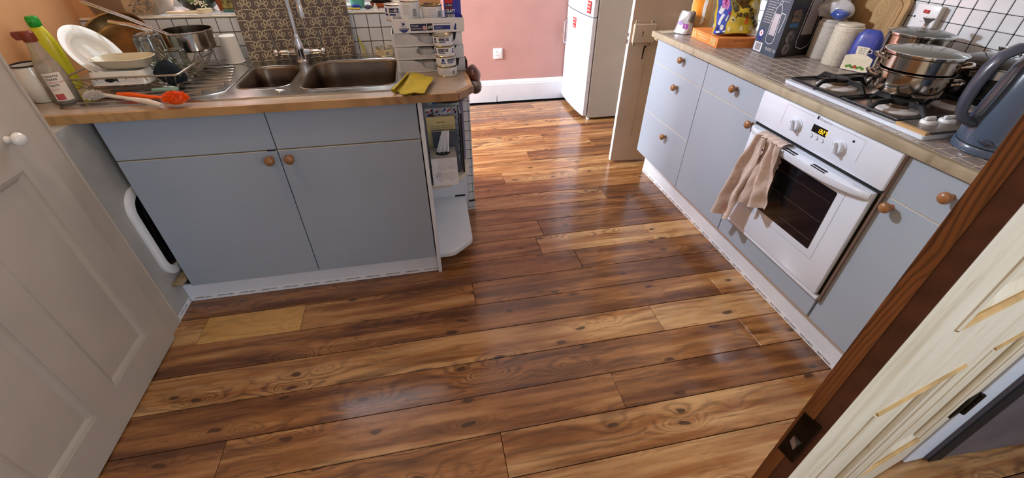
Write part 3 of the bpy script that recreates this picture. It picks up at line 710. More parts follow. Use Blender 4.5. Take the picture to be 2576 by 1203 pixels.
# connecting arcs to the neighbours of the row below
pw.v = [(a_ * PS, b_ * PS, c_) for a_, b_, c_ in pw.v]
ribs = MB()
for s_ in (-1, 1):
    ribbon(ribs, [(s_ * 0.014, -0.0155), (s_ * 0.0185, -0.0145), (s_ * 0.0235, -0.0165), (s_ * 0.0275, -0.0205), (s_ * 0.0315, -0.0225)], 0.0021)
pw.add(ribs.v, ribs.f)
me = bpy.data.meshes.new('paw_print'); me.from_pydata(pw.v, [], pw.f); me.materials.append(pm('pale_line_print', (222, 208, 170), 0.45, var=0.02))
for r in range(13):
    for c in range(-1, 9):
        x = 0.012 + SX * (c + (0.5 if r % 2 else 0)); y = 0.018 + SY * r
        if x < 0.002 - 0.0 or x > BW - 0.002 or y > BH - 0.02: continue
        if x < 0.028 or x > BW - 0.028:          # a paw cut by the edge of the board
            v2 = []; bm = bmesh.new(); bm.from_mesh(me)
            for side, co, no in ((x < 0.028, (-x + 0.0008, 0, 0), (-1, 0, 0)), (x > BW - 0.028, (BW - x - 0.0008, 0, 0), (1, 0, 0))):
                if side: bmesh.ops.bisect_plane(bm, geom=bm.verts[:] + bm.edges[:] + bm.faces[:], plane_co=co, plane_no=no, clear_outer=True)
            m2 = bpy.data.meshes.new('paw_print'); bm.to_mesh(m2); bm.free(); m2.materials.append(me.materials[0])
        else: m2 = me
        o = bpy.data.objects.new('paw_print', m2); C.objects.link(o); o.parent = sb
        Mw = MBd @ Matrix.Translation((x, y, 0.0003)); Mw.translation -= wloc(sb); o.matrix_local = Mw

# ------------------------------------------------------------------ shelves at the end of the sink cabinet
sh = thing('corner_shelf_unit', 'white open end shelves with cut-off corners beside the sink cabinet', 'shelf unit', (0.12, 0.2, 0.0))
obj('back_panel', MB().box((0.021, 0.470, 0.045), (0.224, 0.484, 0.856)), WHITEP, sh)
obj('skirting_strip', MB().box((0.190, 0.4695, 0.0), (0.262, 0.484, 0.045)), WHITEP, sh)
p1 = [(0.0215, 0.002), (0.080, 0.002), (0.110, 0.012), (0.190, 0.100), (0.206, 0.150), (0.212, 0.469), (0.0215, 0.469)]
obj('shelf', MB().prism(p1, 0.430, 0.449), pm('cream_shelf_laminate', (206, 198, 184), 0.5, var=0.03, scale=30), sh, label='upper shelf with beige top')
p2 = [(0.0215, -0.058), (0.075, -0.058), (0.098, -0.050), (0.182, 0.022), (0.194, 0.050), (0.206, 0.469), (0.0215, 0.469)]
obj('shelf', MB().prism(p2, 0.078, 0.099), WHITEP, sh, label='white bottom shelf')
obj('gap', MB().prism([(0.145, 0.4688), (0.148, 0.4691), (0.205, 0.4691), (0.205, 0.4688)], 0.099, 0.11), INK, sh)

# tissue box
tb = thing('tissue_box', 'white embossed tissue box with a tissue pulled out on the end shelf', 'tissue box', (0.09, 0.035, 0.4495))
X0, X1, Y0, Y1, Z0, Z1 = 0.030, 0.142, -0.012, 0.100, 0.4495, 0.583
obj('carton', MB().box((X0, Y0, Z0), (X1, Y1, Z1), 0.0015), CARD, tb)
obj('top_print', MB().box((X0 + 0.001, Y0 + 0.001, Z1), (X1 - 0.001, Y1 - 0.001, Z1 + 0.0006)), pm('grey_card', (176, 170, 162), 0.6), tb)
sl = [(0.086 + 0.032 * math.cos(t), 0.044 + 0.030 * math.sin(t)) for t in [2 * PI * i / 20 for i in range(20)]]
obj('opening', MB().prism(sl, Z1 + 0.0006, Z1 + 0.0011), BLACKM, tb)
L = []
for i in range(9):
    t = i / 8; wd = 0.028 * (1 - 0.45 * t)
    L.append([(0.086 + 0.020 * t + wd * (q / 5 - 1), 0.050 - 0.012 * t + 0.006 * math.sin(q * 1.9 + t * 2) * (1 - 0.4 * t), Z1 - 0.002 + 0.105 * t) for q in range(11)] + [(0.086 + 0.020 * t + wd * (q / 5 - 1), 0.052 - 0.012 * t + 0.006 * math.sin(q * 1.9 + t * 2) * (1 - 0.4 * t) + 0.002, Z1 - 0.002 + 0.105 * t) for q in range(10, -1, -1)])
obj('tissue', MB().loft(L, cap1=True, cap0=True), pm('tissue_paper', (238, 238, 240), 0.9), tb)
fan = MB()
def fanshape(cx, cz, r, a0, a1, M):
    for k in range(9):
        a = a0 + (a1 - a0) * k / 8
        ribbon(fan, [(cx + r * 0.15 * math.cos(a), cz + r * 0.15 * math.sin(a)), (cx + r * math.cos(a), cz + r * math.sin(a))], 0.0009, 0.0003, M=M)
    ribbon(fan, [(cx + r * math.cos(a0 + (a1 - a0) * k / 16) * (1.03 if k % 2 else 0.99), cz + r * math.sin(a0 + (a1 - a0) * k / 16) * (1.03 if k % 2 else 0.99)) for k in range(17)], 0.0012, 0.0003, M=M)
Mf = frame_mat((X0, Y0 - 0.0002, Z0), (1, 0, 0), (0, 0, 1), (0, -1, 0))
for cx, cz, a0, a1 in ((0.028, 0.078, 0.1, 1.55), (0.078, 0.078, 0.1, 1.55), (0.030, 0.018, 0.5, 2.2), (0.080, 0.018, 0.5, 2.2), (0.012, 0.045, 0.0, 1.0)):
    fanshape(cx, cz, 0.046 if cx > 0.02 else 0.03, a0, a1, Mf)
fan.v = [(min(max(v[0], X0 + 0.001), X1 - 0.001), v[1], min(max(v[2], Z0 + 0.001), Z1 - 0.001)) for v in fan.v]
obj('embossed_fans', fan, pm('emboss_shadow', (196, 196, 204), 0.8), tb, kind='stuff')
# magazines and folders standing behind it
def book(name, label, x0, x1, y0, y1, z1, cover, spine=None, pages=True, cat='book', deco=None):
    t = thing(name, label, cat, ((x0 + x1) / 2, (y0 + y1) / 2, 0.4495), 'papers standing on the end shelf')
    obj('cover', MB().box((x0, y0, 0.4495), (x1, y0 + 0.0012, z1)).box((x0, y1 - 0.0012, 0.4495), (x1, y1, z1)), cover, t)
    obj('pages', MB().box((x0 + 0.001, y0 + 0.0013, 0.451), (x1 - 0.0015, y1 - 0.0013, z1 - 0.002)), CARD, t)
    Mk = frame_mat((x0, y0 - 0.0002, 0.4495), (1, 0, 0), (0, 0, 1), (0, -1, 0))
    if deco: deco(t, Mk, x1 - x0, z1 - 0.4495)
    return t
def d_grey(t, M, w_, h_): pass
def d_text(t, M, w_, h_):
    mb = MB(); put_text(mb, 'RECIPES', 0.010, M @ Matrix.Translation((w_ / 2, h_ - 0.028, 0.0004)), center=True)
    for i in range(5): put_text(mb, 'of the season collected here', 0.006, M @ Matrix.Translation((w_ / 2, h_ - 0.042 - 0.009 * i, 0.0004)), width=w_ * 0.8, center=True)
    obj('lettering', mb, INK, t)
def d_flor(t, M, w_, h_):
    mb = MB(); mb2 = MB()
    for i in range(26):
        (mb if i % 3 else mb2).prism([(q[0], q[1]) for q in ell(rnd.uniform(0.01, w_ - 0.01), rnd.uniform(h_ - 0.05, h_ - 0.006), 0.006, 0.004, rnd.uniform(0, 3), 8)], 0.0, 0.0004, M)
    obj('flower_print', mb, INKB, t, kind='stuff'); obj('flower_print', mb2, INKR, t, kind='stuff')
def d_blue(t, M, w_, h_):
    obj('blue_banner', MB().box((0.02, h_ - 0.03, 0), (w_ - 0.01, h_ - 0.014, 0.0004), M=M), pm('bright_blue_print', (58, 120, 186), 0.5), t)
book('note_book', 'dark grey notebook behind the tissue box', 0.050, 0.160, 0.108, 0.122, 0.655, pm('slate_cover', (86, 92, 106), 0.5), deco=None)
book('recipe_booklet', 'cream recipe booklet with printed text behind the grey notebook', 0.030, 0.155, 0.128, 0.138, 0.715, pm('cream_paper', (226, 208, 150), 0.6), deco=d_text)
book('pattern_folder', 'flower-patterned folder with a grey top edge behind the cream booklet', 0.026, 0.172, 0.150, 0.172, 0.745, pm('mottled_blue_white', (190, 192, 208), 0.6, var=0.4, scale=60), deco=d_flor)
book('black_binder', 'thin black binder standing at the right of the shelf', 0.176, 0.184, 0.10, 0.20, 0.735, BLACKM)
book('magazine', 'pale magazine with a blue banner behind the patterned folder', 0.045, 0.185, 0.205, 0.225, 0.775, pm('pale_mag_cover', (206, 220, 216), 0.4), deco=d_blue)
book('ring_folder', 'mint and lilac folder at the back right of the shelf', 0.186, 0.203, 0.235, 0.40, 0.80, pm('lilac_cover', (128, 116, 150), 0.5))
tag(obj('round_tray', MB().lathe([(0.0, 0.0), (0.085, 0.0), (0.096, 0.006), (0.098, 0.018), (0.094, 0.018), (0.09, 0.008), (0.0, 0.006)], 36, Matrix.Translation((0.125, 0.125, 0.8))), BLACK, loc=(0.125, 0.125, 0.8)), 'round black-rimmed tray lying on the papers under the worktop corner', 'tray')
tag(obj('foil_dish', disp(MB().lathe([(0.0, 0.001), (0.07, 0.001), (0.084, 0.018), (0.080, 0.019), (0.066, 0.004), (0.0, 0.004)], 36, Matrix.Translation((0.125, 0.125, 0.812))), 0.002, 60), CHROME, loc=(0.125, 0.125, 0.812)), 'shiny crinkled foil dish in the round black tray', 'dish')
# orange-spined box edge beyond the folders
tag(obj('spice_packet', MB().box((0.226, 0.40, 0.70), (0.236, 0.468, 0.80), 0.001), pm('rust_card', (176, 92, 48), 0.6), loc=(0.23, 0.43, 0.70)), 'narrow rust-coloured packet hanging at the edge of the tiled stub wall', 'packet')

# brown leather things hanging at the worktop end
lg = thing('leather_bag', 'brown rounded leather bag hanging off the end of the sink worktop', 'bag', (0.25, 0.15, 0.84))
def blob(c0, r3, amp, fr, seed):
    bm = bmesh.new(); bmesh.ops.create_icosphere(bm, subdivisions=4, radius=1)
    return disp(MB().bm(bm, Matrix.Translation(c0) @ Matrix.Diagonal((r3[0], r3[1], r3[2], 1)), True), amp, fr, seed)
c0 = P(1184, 188, 1, 0.17); c0.x = max(c0.x, 0.249)
obj('bag_body', blob(c0, (0.032, 0.060, 0.040), 0.006, 22, 1), pm('dark_red_leather', (98, 48, 38), 0.32, var=0.25, scale=20, coat=0.3, bump=0.4), lg)
c1 = P(1194, 216, 1, 0.13); c1.x = max(c1.x, 0.252)
obj('bag_flap', blob(c1, (0.030, 0.050, 0.030), 0.005, 25, 4), pm('taupe_leather', (98, 78, 70), 0.5, var=0.2, scale=20, bump=0.4), lg, label='taupe lower flap')

# ------------------------------------------------------------------ right-hand cabinets
XF = 1.410; XT = XF + 0.018
def zat(px, py): return P(px, py, 0, XF).z
YE = -1.19
def kfront(nm, par, y0, y1, z0, z1, kn=None):
    """y0>y1 in the picture's order; front panel in the plane x=XF"""
    o = obj(nm, MB().box((XF, y1 + 0.0015, z0 + 0.0012), (XT, y0 - 0.0015, z1 - 0.0012), 0.0015), CABL, par)
    obj('edge_band', MB().box((XF + 0.0016, y1 + 0.002, z1 - 0.0012), (XT, y0 - 0.002, z1 + 0.0006)), CABEDGE, o)
    if kn:
        q = P(kn[0], kn[1], 0, 1.372); knob('knob', o, (XF, q.y, q.z), (-1, 0, 0), 0.0175)
    return o
def carc(par, y0, y1, zt=0.862):
    obj('carcass', MB().box((XT + 0.001, y0 - 0.016, 0.15), (1.99, y0 - 0.001, zt)).box((XT + 0.001, y1 + 0.001, 0.15), (1.99, y1 + 0.016, zt)).box((XT + 0.001, y1 + 0.016, 0.15), (1.99, y0 - 0.016, 0.166)).box((1.975, y1 + 0.016, 0.166), (1.99, y0 - 0.016, zt)), CABEDGE, par)
ZB = 0.1655
zd1, zd2 = 0.742, 0.492
zd1 = zat(1707, 189); zd2 = zat(1678, 317)
cA = thing('drawer_cabinet', 'blue-grey three-drawer cabinet next to the open beige door', 'cabinet', (1.7, 0.48, 0.15))
carc(cA, 0.742, 0.222)
kfront('drawer', cA, 0.742, 0.222, zd1, 0.860, (1705, 152)); kfront('drawer', cA, 0.742, 0.222, zd2, zd1, (1688, 221)); kfront('drawer', cA, 0.742, 0.222, ZB, zd2, (1660, 345))
zd3 = zat(1836, 262)
cB = thing('base_cabinet', 'blue-grey cabinet with one drawer and door left of the oven', 'cabinet', (1.7, 0.01, 0.15))
carc(cB, 0.222, -0.207)
kfront('drawer', cB, 0.222, -0.207, zd3, 0.860, (1835, 224)); kfront('door', cB, 0.222, -0.207, ZB, zd3, (1874, 314))
cO = thing('oven_housing', 'blue-grey oven housing with a plain panel below the oven', 'cabinet', (1.7, -0.51, 0.15))
obj('carcass', MB().box((XT + 0.001, -0.223, 0.15), (1.99, -0.208, 0.862)).box((XT + 0.001, -0.813, 0.15), (1.99, -0.798, 0.862)).box((XT + 0.001, -0.798, 0.15), (1.99, -0.223, 0.235)), CABEDGE, cO)
kfront('filler_panel', cO, -0.209, -0.812, ZB, 0.272)
cC = thing('base_cabinet', 'blue-grey cabinet with drawer and door right of the oven', 'cabinet', (1.7, -1.0, 0.15))
carc(cC, -0.816, YE)
kfront('drawer', cC, -0.818, YE, 0.7266, 0.860, (2367, 500)); kfront('door', cC, -0.818, YE, ZB, 0.7266, (2217, 524))
pl = thing('kickboard', 'long white kickboard under the right-hand cabinets', 'kickboard', (1.487, -0.26, 0))
obj('board', MB().box((1.482, YE, 0.0), (1.496, 0.735, 0.149), 0.001), WHITEP, pl)
obj('raw_end', MB().box((1.484, 0.735, 0.0), (1.56, 0.7365, 0.149)), CABEDGE, pl, label='unpainted cream end')

# worktop with wooden edge and small tiles
wr2 = thing('tiled_worktop', 'tiled worktop with worn pale wooden edge over oven and drawers', 'worktop', (1.7, -0.24, 0.865))
obj('tile_base', MB().box((1.416, YE, 0.866), (2.020, 0.790, 0.8948)), GROUTL, wr2)
obj('edge_strip', MB().box((1.392, YE, 0.865), (1.4155, 0.80, 0.8965), 0.004, seg=2), OLDEDGE, wr2)
obj('edge_strip', MB().box((1.4158, 0.790, 0.865), (2.02, 0.80, 0.8955), 0.003), OLDEDGE, wr2)
twt = tile_mesh(0.0512, 0.0512, 0.003, TILEG); twn = tile_mesh(0.0188, 0.0512, 0.003, TILEG)
x_first = 1.4375
for c in range(-18, 20):
    y = -0.3375 + 0.0548 * c
    if y > 0.77 or y < -1.155: continue
    put_tile(twn, wr2, (1.4265, y, 0.8928), (0, 0, 0), 0.3)
    for i in range(11):
        x = x_first + 0.0274 + 0.0548 * i
        if x > 1.995: continue
        if -0.79 < y < -0.24 and 1.47 < x < 1.93: continue   # under the hob
        put_tile(twt, wr2, (x, y, 0.8928), (0, 0, 0), 0.35)

# ------------------------------------------------------------------ oven
ov = thing('built_in_oven', 'white built-in oven with two dials, amber clock and glass door', 'oven', (1.4, -0.515, 0.275))
XO = 1.388
def OM(px, py, x=XO, off=0.0):
    q = P(px, py, 0, x); return Vector((x - off, q.y, q.z))
FO = lambda p: frame_mat(p, (0, -1, 0), (0, 0, 1), (-1, 0, 0))
obj('body', MB().box((1.412, -0.795, 0.25), (1.96, -0.226, 0.86)), pm('oven_grey_metal', (120, 120, 122), 0.4, 0.8), ov)
obj('fascia', MB().box((XO, -0.822, 0.738), (1.4095, -0.212, 0.8635), 0.006, seg=2), ENAMEL, ov)
obj('side_seal', MB().box((1.398, -0.8275, 0.262), (1.4098, -0.822, 0.864)), pm('brown_seal', (120, 98, 88), 0.5), ov)
obj('shadow_gap', MB().box((1.404, -0.818, 0.724), (1.409, -0.214, 0.739)), BLACKM, ov)
dr = obj('oven_door', MB().box((XO - 0.004, -0.808, 0.285), (1.4065, -0.222, 0.724), 0.006, seg=2), ENAMEL, ov)
obj('bottom_trim', MB().box((XO + 0.002, -0.820, 0.266), (1.4095, -0.214, 0.2835), 0.004, seg=2), ENAMEL, ov)
XD = XO - 0.0042
gy0, gz1 = OM(1979, 404, XD).y, OM(2107, 486, XD).z
gy1, gz0 = OM(2107, 486, XD).y, OM(2031, 626, XD).z
gy0 = OM(1931, 544, XD).y + 0.16
MW = FO((XD, gy0, gz0)); GW = gy0 - gy1; GH = gz1 - gz0
OG = pm('oven_window_glass', (14, 15, 24), 0.07, var=0.2, scale=6, coat=1.0)
wg = obj('window_glass', MB().prism(rrect(0, 0, GW, GH, 0.004, 2), 0.0, 0.0012, MW), OG, dr)
ln = MB(); ribbon(ln, rrect(-0.028, -0.028, GW + 0.028, GH + 0.040, 0.002, 1), 0.0008, 0.0003, True, MW); obj('outline', ln, INKG, dr)
for i in range(3):
    z = GH * (0.14 + 0.34 * i)
    obj('oven_shelf_bar', MB().tube([MW @ Vector((0.02, z, 0.0013)), MW @ Vector((GW - 0.006, z, 0.0013))], 0.0012, 5), pm('oven_rack_metal', (74, 60, 50), 0.4, 0.6), wg)
# handle: a swelling bar along the top of the door with two slots
L = []
for i in range(25):
    t = i / 24; y = -0.226 - 0.578 * t; s = min(1, 4 * t, 4 * (1 - t)) ** 0.5 if 0 < t < 1 else 0.0
    dp = 0.004 + 0.034 * s; lo = 0.700 - 0.014 * math.sin(PI * t)
    L.append([(XD + 0.002, y, 0.7225), (XD - dp * 0.75, y, 0.7215), (XD - dp, y, 0.716), (XD - dp * 1.02, y, (lo + 0.716) / 2), (XD - dp * 0.9, y, lo), (XD - dp * 0.6, y, lo - 0.003), (XD + 0.002, y, lo + 0.004)])
obj('handle', MB().loft(L, cap0=True, cap1=True), ENAMEL, dr)
for a, b in ((-0.452, -0.512), (-0.590, -0.652)):
    obj('vent_slot', MB().box((XD - 0.0375, a, 0.7180), (XD - 0.0355, b, 0.7212)).box((XD - 0.030, a, 0.7212), (XD - 0.022, b, 0.7232)), BLACKM, dr)
def oknob(px, py):
    p = OM(px, py, XO); Mk = Matrix.Translation((XO, p.y, p.z)) @ Vector((-1, 0, 0)).to_track_quat('Z', 'Y').to_matrix().to_4x4()
    o = obj('dial', MB().lathe([(0.026, 0.0), (0.026, 0.003), (0.0215, 0.0035), (0.0205, 0.015), (0.019, 0.017), (0, 0.017)], 36, Mk), ENAMEL, ov)
    Mb = FO((XO - 0.0165, p.y, p.z)) @ Matrix.Rotation(0.35, 4, 'Z')
    obj('grip', MB().box((-0.0055, -0.0185, 0), (0.0055, 0.0185, 0.012), 0.003, Mb, 2), ENAMEL, o)
    obj('pointer_mark', MB().box((-0.0006, 0.010, 0.0121), (0.0006, 0.0175, 0.0124), M=Mb), INK, o)
oknob(2004, 314); oknob(2112, 371)
a = OM(2040.5, 328); b = OM(2083.7, 328.6); c1 = OM(2049, 311.3)
dz0, dz1 = 0.7955, 0.8335
dy0, dy1 = (OM(2049, 311.3).y + OM(2040.5, 328).y) / 2, (OM(2083.7, 328.6).y + OM(2075, 347).y) / 2
MD = FO((XO, dy0, (OM(2040.5, 328).z + OM(2075, 347).z) / 2)); DW = dy0 - dy1; DH = (OM(2049, 311.3).z + OM(2083.7, 328.6).z) / 2 - MD.translation.z
ds = obj('clock_display', MB().box((0, 0, 0), (DW, DH, 0.001), M=MD), BLACK, ov)
amb = pm('amber_led', (255, 176, 30), 0.5, var=0.0, emit=1.6)
mb = MB(); sg = {'1': 'bc', '3': 'abcdg', '2': 'abged', '7': 'abc'}
def seg7(mb, ch, x, y, w_, h_, M):
    t = 0.0009; S = {'a': ((0, h_), (w_, h_)), 'b': ((w_, h_), (w_, h_ / 2)), 'c': ((w_, h_ / 2), (w_, 0)), 'd': ((0, 0), (w_, 0)), 'e': ((0, 0), (0, h_ / 2)), 'f': ((0, h_ / 2), (0, h_)), 'g': ((0, h_ / 2), (w_, h_ / 2))}
    for q in sg[ch]:
        (x0, y0), (x1, y1) = S[q]; sl_ = 0.12
        ribbon(mb, [(x + x0 + y0 * sl_, y + y0), (x + x1 + y1 * sl_, y + y1)], 0.0021, 0.0013, M=M)
for i, ch in enumerate('1327'):
    seg7(mb, ch, DW * 0.40 + 0.0098 * i + (0.0022 if i > 1 else 0), DH * 0.22, 0.0062, DH * 0.5, MD)
for yy in (0.36, 0.58): mb.box((DW * 0.40 + 0.0185, DH * yy, 0.0012), (DW * 0.40 + 0.0200, DH * yy + 0.0018, 0.0014), M=MD)
obj('clock_digits', mb, amb, ds, kind='stuff')
for px, py in ((2040.5, 340.5), (2054, 347.6), (2068, 355)):
    p = OM(px, py); Mk = Matrix.Translation((XO, p.y, p.z)) @ Vector((-1, 0, 0)).to_track_quat('Z', 'Y').to_matrix().to_4x4()
    o = obj('push_button', MB().lathe([(0.0062, 0.0), (0.0062, 0.0022), (0.0055, 0.003), (0, 0.0034)], 20, Mk), ENAMEL, ov)
    obj('button_rim', MB().lathe([(0.0062, 0.0002), (0.0072, 0.0004), (0.0072, 0.0002)], 20, Mk), INKG, o)
mb = MB(); q0 = OM(2057, 296); put_text(mb, 'Hotpoint', 0.013, FO((XO - 0.0003, q0.y - 0.011, q0.z - 0.004)), width=0.056)
mb2 = MB().box((0, 0, 0), (0.0075, 0.011, 0.0003), M=FO((XO, q0.y, q0.z - 0.004)))
obj('lettering', mb, INKG, ov); obj('badge', mb2, INK, ov)
p = OM(2148, 356); obj('indicator_lamp', MB().lathe([(0.004, 0), (0.004, 0.0012), (0, 0.002)], 16, Matrix.Translation((XO, p.y, p.z)) @ Vector((-1, 0, 0)).to_track_quat('Z', 'Y').to_matrix().to_4x4()), INKN, ov)
ln = MB(); a = OM(1983, 261); b = OM(2052, 291); c1 = OM(2094, 314); d_ = OM(2180, 356)
Ml = FO((XO - 0.0003, 0, 0))
ribbon(ln, [(-a.y, a.z - 0.075), (-a.y, a.z), (-b.y, a.z)], 0.0008, M=Ml); ribbon(ln, [(-c1.y, a.z), (-d_.y, a.z), (-d_.y, a.z - 0.075)], 0.0008, M=Ml)
obj('outline', ln, INKG, ov)

# ------------------------------------------------------------------ tea towel over the oven handle
tt = thing('tea_towel', 'creased beige linen towel hanging over the left end of the oven door handle', 'towel', (1.34, -0.37, 0.72))
def drape(yt0, yt1, yb0, yb1, zt, zb, xo, seed, nf, amp, skew=0.0):
    L = []; n = 26; k = 30
    for i in range(n + 1):
        t = i / n; row = []
        for j in range(k + 1):
            s = j / k
            yt = yt0 + (yt1 - yt0) * s; yb = yb0 + (yb1 - yb0) * s
            y = yt + (yb - yt) * (t ** 0.9)
            z = zt + (zb + skew * s - zt) * t
            f = math.sin(s * nf * PI + seed + 0.8 * math.sin(t * 2.2 + seed)) * amp * (0.55 + 0.7 * t) + math.sin(s * nf * 2.3 * PI + seed * 2) * amp * 0.28 * (1 - 0.3 * t)
            n3 = noise.noise(Vector((s * 4, t * 5, seed * 5.0))) * 0.012
            row.append((xo - 0.010 - abs(f) * 1.0 - n3 + (0.014 * (t > 0.3) * 0), y, z))
        L.append(row)
    return L
def sheet(L, th=0.0022):
    mb = MB(); mb.loft(L, closed=False); mb.loft([[(x + th, y, z) for x, y, z in r] for r in L], closed=False)
    n = len(L) - 1
    for a_, b_ in (([r[0] for r in L], None), ([r[-1] for r in L], None), (L[-1], None), (L[0], None)):
        mb.loft([a_, [(x + th, y, z) for x, y, z in a_]], closed=False)
    return mb
t1 = OM(1930, 333, 1.345); 
LA = drape(-0.318, -0.388, -0.236, -0.345, 0.728, 0.305, 1.352, 0.4, 1.5, 0.030, 0.02)
LB = drape(-0.375, -0.452, -0.372, -0.500, 0.726, 0.440, 1.350, 2.6, 1.6, 0.028, 0.035)
obj('front_fold', sheet(LA), LINEN, tt); obj('front_fold', sheet(LB), LINEN, tt)
L = []
for i in range(15):
    a = PI * i / 14
    L.append([(1.362 - 0.026 * math.cos(PI - a) * -1 - 0.0 - 0.0, -0.316 - 0.138 * s / 16, 0.722 + 0.012 * math.sin(a) + 0.003 * math.sin(s * 1.7)) for s in range(17)])
obj('top_fold', sheet(L, 0.0018), LINEN, tt)
obj('back_fold', sheet(drape(-0.33, -0.44, -0.30, -0.43, 0.722, 0.56, 1.3935, 3.0, 3, 0.003), 0.0008), LINEN, tt)
mb = MB()
for i, (s_, wd) in enumerate((('LOCAL', 0.050), ('BOTTLED', 0.062), ('ALE', 0.026))):
    put_text(mb, s_, 0.020, FO((1.3205, -0.288, 0.372 - 0.024 * i)), width=wd, center=True)
obj('lettering', mb, pm('faded_red_print', (170, 96, 84), 0.9), tt)

# ------------------------------------------------------------------ gas hob
hb = thing('gas_hob', 'white and steel four-burner gas hob with black pan supports', 'hob', (1.69, -0.52, 0.896))
HX0, HX1, HY0, HY1 = 1.449, 1.945, -0.805, -0.232
obj('frame', MB().prism([(x, y) for x, y in rrect(HX0, HY0, HX1, HY1, 0.006, 3)], 0.8965, 0.908), ENAMEL, hb)
obj('steel_plate', MB().prism(rrect(HX0 + 0.022, HY0 + 0.004, HX1 - 0.01, HY1 - 0.012, 0.012, 4), 0.908, 0.9115), pm('hob_brown_steel', (150, 138, 128), 0.22, 0.85, var=0.08, scale=20, rvar=0.1), hb)
bur = [(1.572, -0.352, 0.034), (1.572, -0.600, 0.030), (1.800, -0.352, 0.030), (1.800, -0.610, 0.036)]
for bx_, by_, br in bur:
    T = Matrix.Translation((bx_, by_, 0.9115))
    bo = obj('burner', MB().lathe([(br + 0.034, 0.0), (br + 0.030, 0.004), (br + 0.012, 0.006), (br + 0.008, 0.009), (0, 0.009)], 40, T), pm('burner_dish', (212, 210, 208), 0.25, var=0.05, coat=0.4), hb)
    obj('burner_ring', MB().lathe([(br + 0.004, 0.009), (br + 0.006, 0.020), (br + 0.002, 0.022), (0, 0.022)], 40, T), STEELD, bo)
    obj('burner_cap', MB().lathe([(br, 0.0221), (br, 0.030), (br - 0.004, 0.0325), (0, 0.033)], 40, T), IRON, bo)
def support(x0, x1, y0, y1):
    t = obj('pan_support', MB().tube([(x0, y0, 0.9165), (x1, y0, 0.9165), (x1, y1, 0.9165), (x0, y1, 0.9165)], 0.0045, 6, closed=True), IRON, hb)
    for cx in ((x0 + x1) / 2 - 0.114, (x0 + x1) / 2 + 0.114):
        cy = (y0 + y1) / 2
        for dx, dy in ((1, 0), (-1, 0), (0, 1), (0, -1)):
            if dx: ex_ = x0 if dx < 0 and cx < (x0 + x1) / 2 else (x1 if dx > 0 and cx > (x0 + x1) / 2 else (x0 + x1) / 2)
            a_ = Vector((ex_, cy, 0.9165)) if dx else Vector((cx, y1 if dy > 0 else y0, 0.9165))
            b_ = Vector((cx + dx * 0.030, cy + dy * 0.030, 0.945)); m_ = a_.lerp(b_, 0.35); m_.z = 0.945
            u = (b_ - a_).normalized(); sd = Vector((-u.y, u.x, 0)).normalized() * 0.004
            vs = []
            for p_, h_ in ((a_, 0.012), (m_, 0.016), (b_, 0.014)):
                for s_ in (-1, 1):
                    vs += [tuple(p_ + sd * s_ + Vector((0, 0, 0))), tuple(p_ + sd * s_ - Vector((0, 0, h_)))]
            fs = []
            for q in (0, 4): fs += [(q, q + 4, q + 5, q + 1), (q + 2, q + 3, q + 7, q + 6), (q, q + 2, q + 6, q + 4), (q + 1, q + 5, q + 7, q + 3)]
            fs += [(0, 1, 3, 2), (8, 10, 11, 9)]
            obj('prong', MB().add(vs, fs), IRON, t)
    return t
support(1.462, 1.912, -0.478, -0.250); support(1.462, 1.912, -0.700, -0.492)
cp = obj('control_panel', MB().prism([(1.468, -0.800), (1.935, -0.800), (1.935, -0.712), (1.468, -0.706)], 0.9115, 0.917), pm('control_strip_steel', (150, 142, 134), 0.3, 0.8, var=0.05), hb)
obj('panel_front_lip', MB().box((1.455, -0.801, 0.908), (1.468, -0.706, 0.917)), pm('yellowed_plastic', (196, 160, 110), 0.4), hb)
for i, (px, py) in enumerate(((2338, 303), (2385, 300), (2425, 296), (2465, 293))):
    q = P(px, py, 2, 0.925)
    o = obj('gas_dial', MB().lathe([(0.021, 0.917), (0.0205, 0.923), (0.018, 0.926), (0, 0.926)], 28, Matrix.Translation((q.x, q.y, 0))), WHITEPL if i < 2 else BRASSY, hb)
    obj('grip', MB().box((q.x - 0.018, q.y - 0.0055, 0.926), (q.x + 0.018, q.y + 0.0055, 0.937), 0.003), WHITEPL if i < 2 else BLACKM, o)

# ------------------------------------------------------------------ pans
def ring(x, y, prof, n=48): return MB().lathe(prof, n, Matrix.Translation((x, y, 0)))
def loop_handle(par, cx, cy, r, z, ang, mat, wd=0.034, out=0.024):
    u = Vector((math.cos(ang), math.sin(ang), 0)); v = Vector((-u.y, u.x, 0)); c0 = Vector((cx, cy, z))
    pts = [c0 + u * (r - 0.001) + v * wd, c0 + u * (r + out * 0.7) + v * wd * 0.9 + Vector((0, 0, 0.004)), c0 + u * (r + out) + v * wd * 0.4 + Vector((0, 0, 0.006)), c0 + u * (r + out) - v * wd * 0.4 + Vector((0, 0, 0.006)), c0 + u * (r + out * 0.7) - v * wd * 0.9 + Vector((0, 0, 0.004)), c0 + u * (r - 0.001) - v * wd]
    return obj('side_handle', MB().tube(pts, 0.005, 8), mat, par)
SX0, SY0 = 1.650, -0.540
STM = pm('polished_pan_steel', (178, 170, 160), 0.13, 1.0, var=0.03, scale=20, rvar=0.04)
LID = pm('tinted_lid_glass', (196, 206, 200), 0.06, trans=0.85, ior=1.3, var=0.02)
st = thing('steamer_pan', 'large stainless pan with a steamer basket on top and glass lid', 'pan', (SX0, SY0, 0.945))
obj('pan_body', ring(SX0, SY0, [(0, 0.9455), (0.084, 0.9455), (0.096, 0.951), (0.102, 0.965), (0.104, 1.012), (0.108, 1.016), (0.108, 1.019), (0.102, 1.019), (0.100, 0.966), (0.09, 0.956), (0, 0.953)]), STM, st)
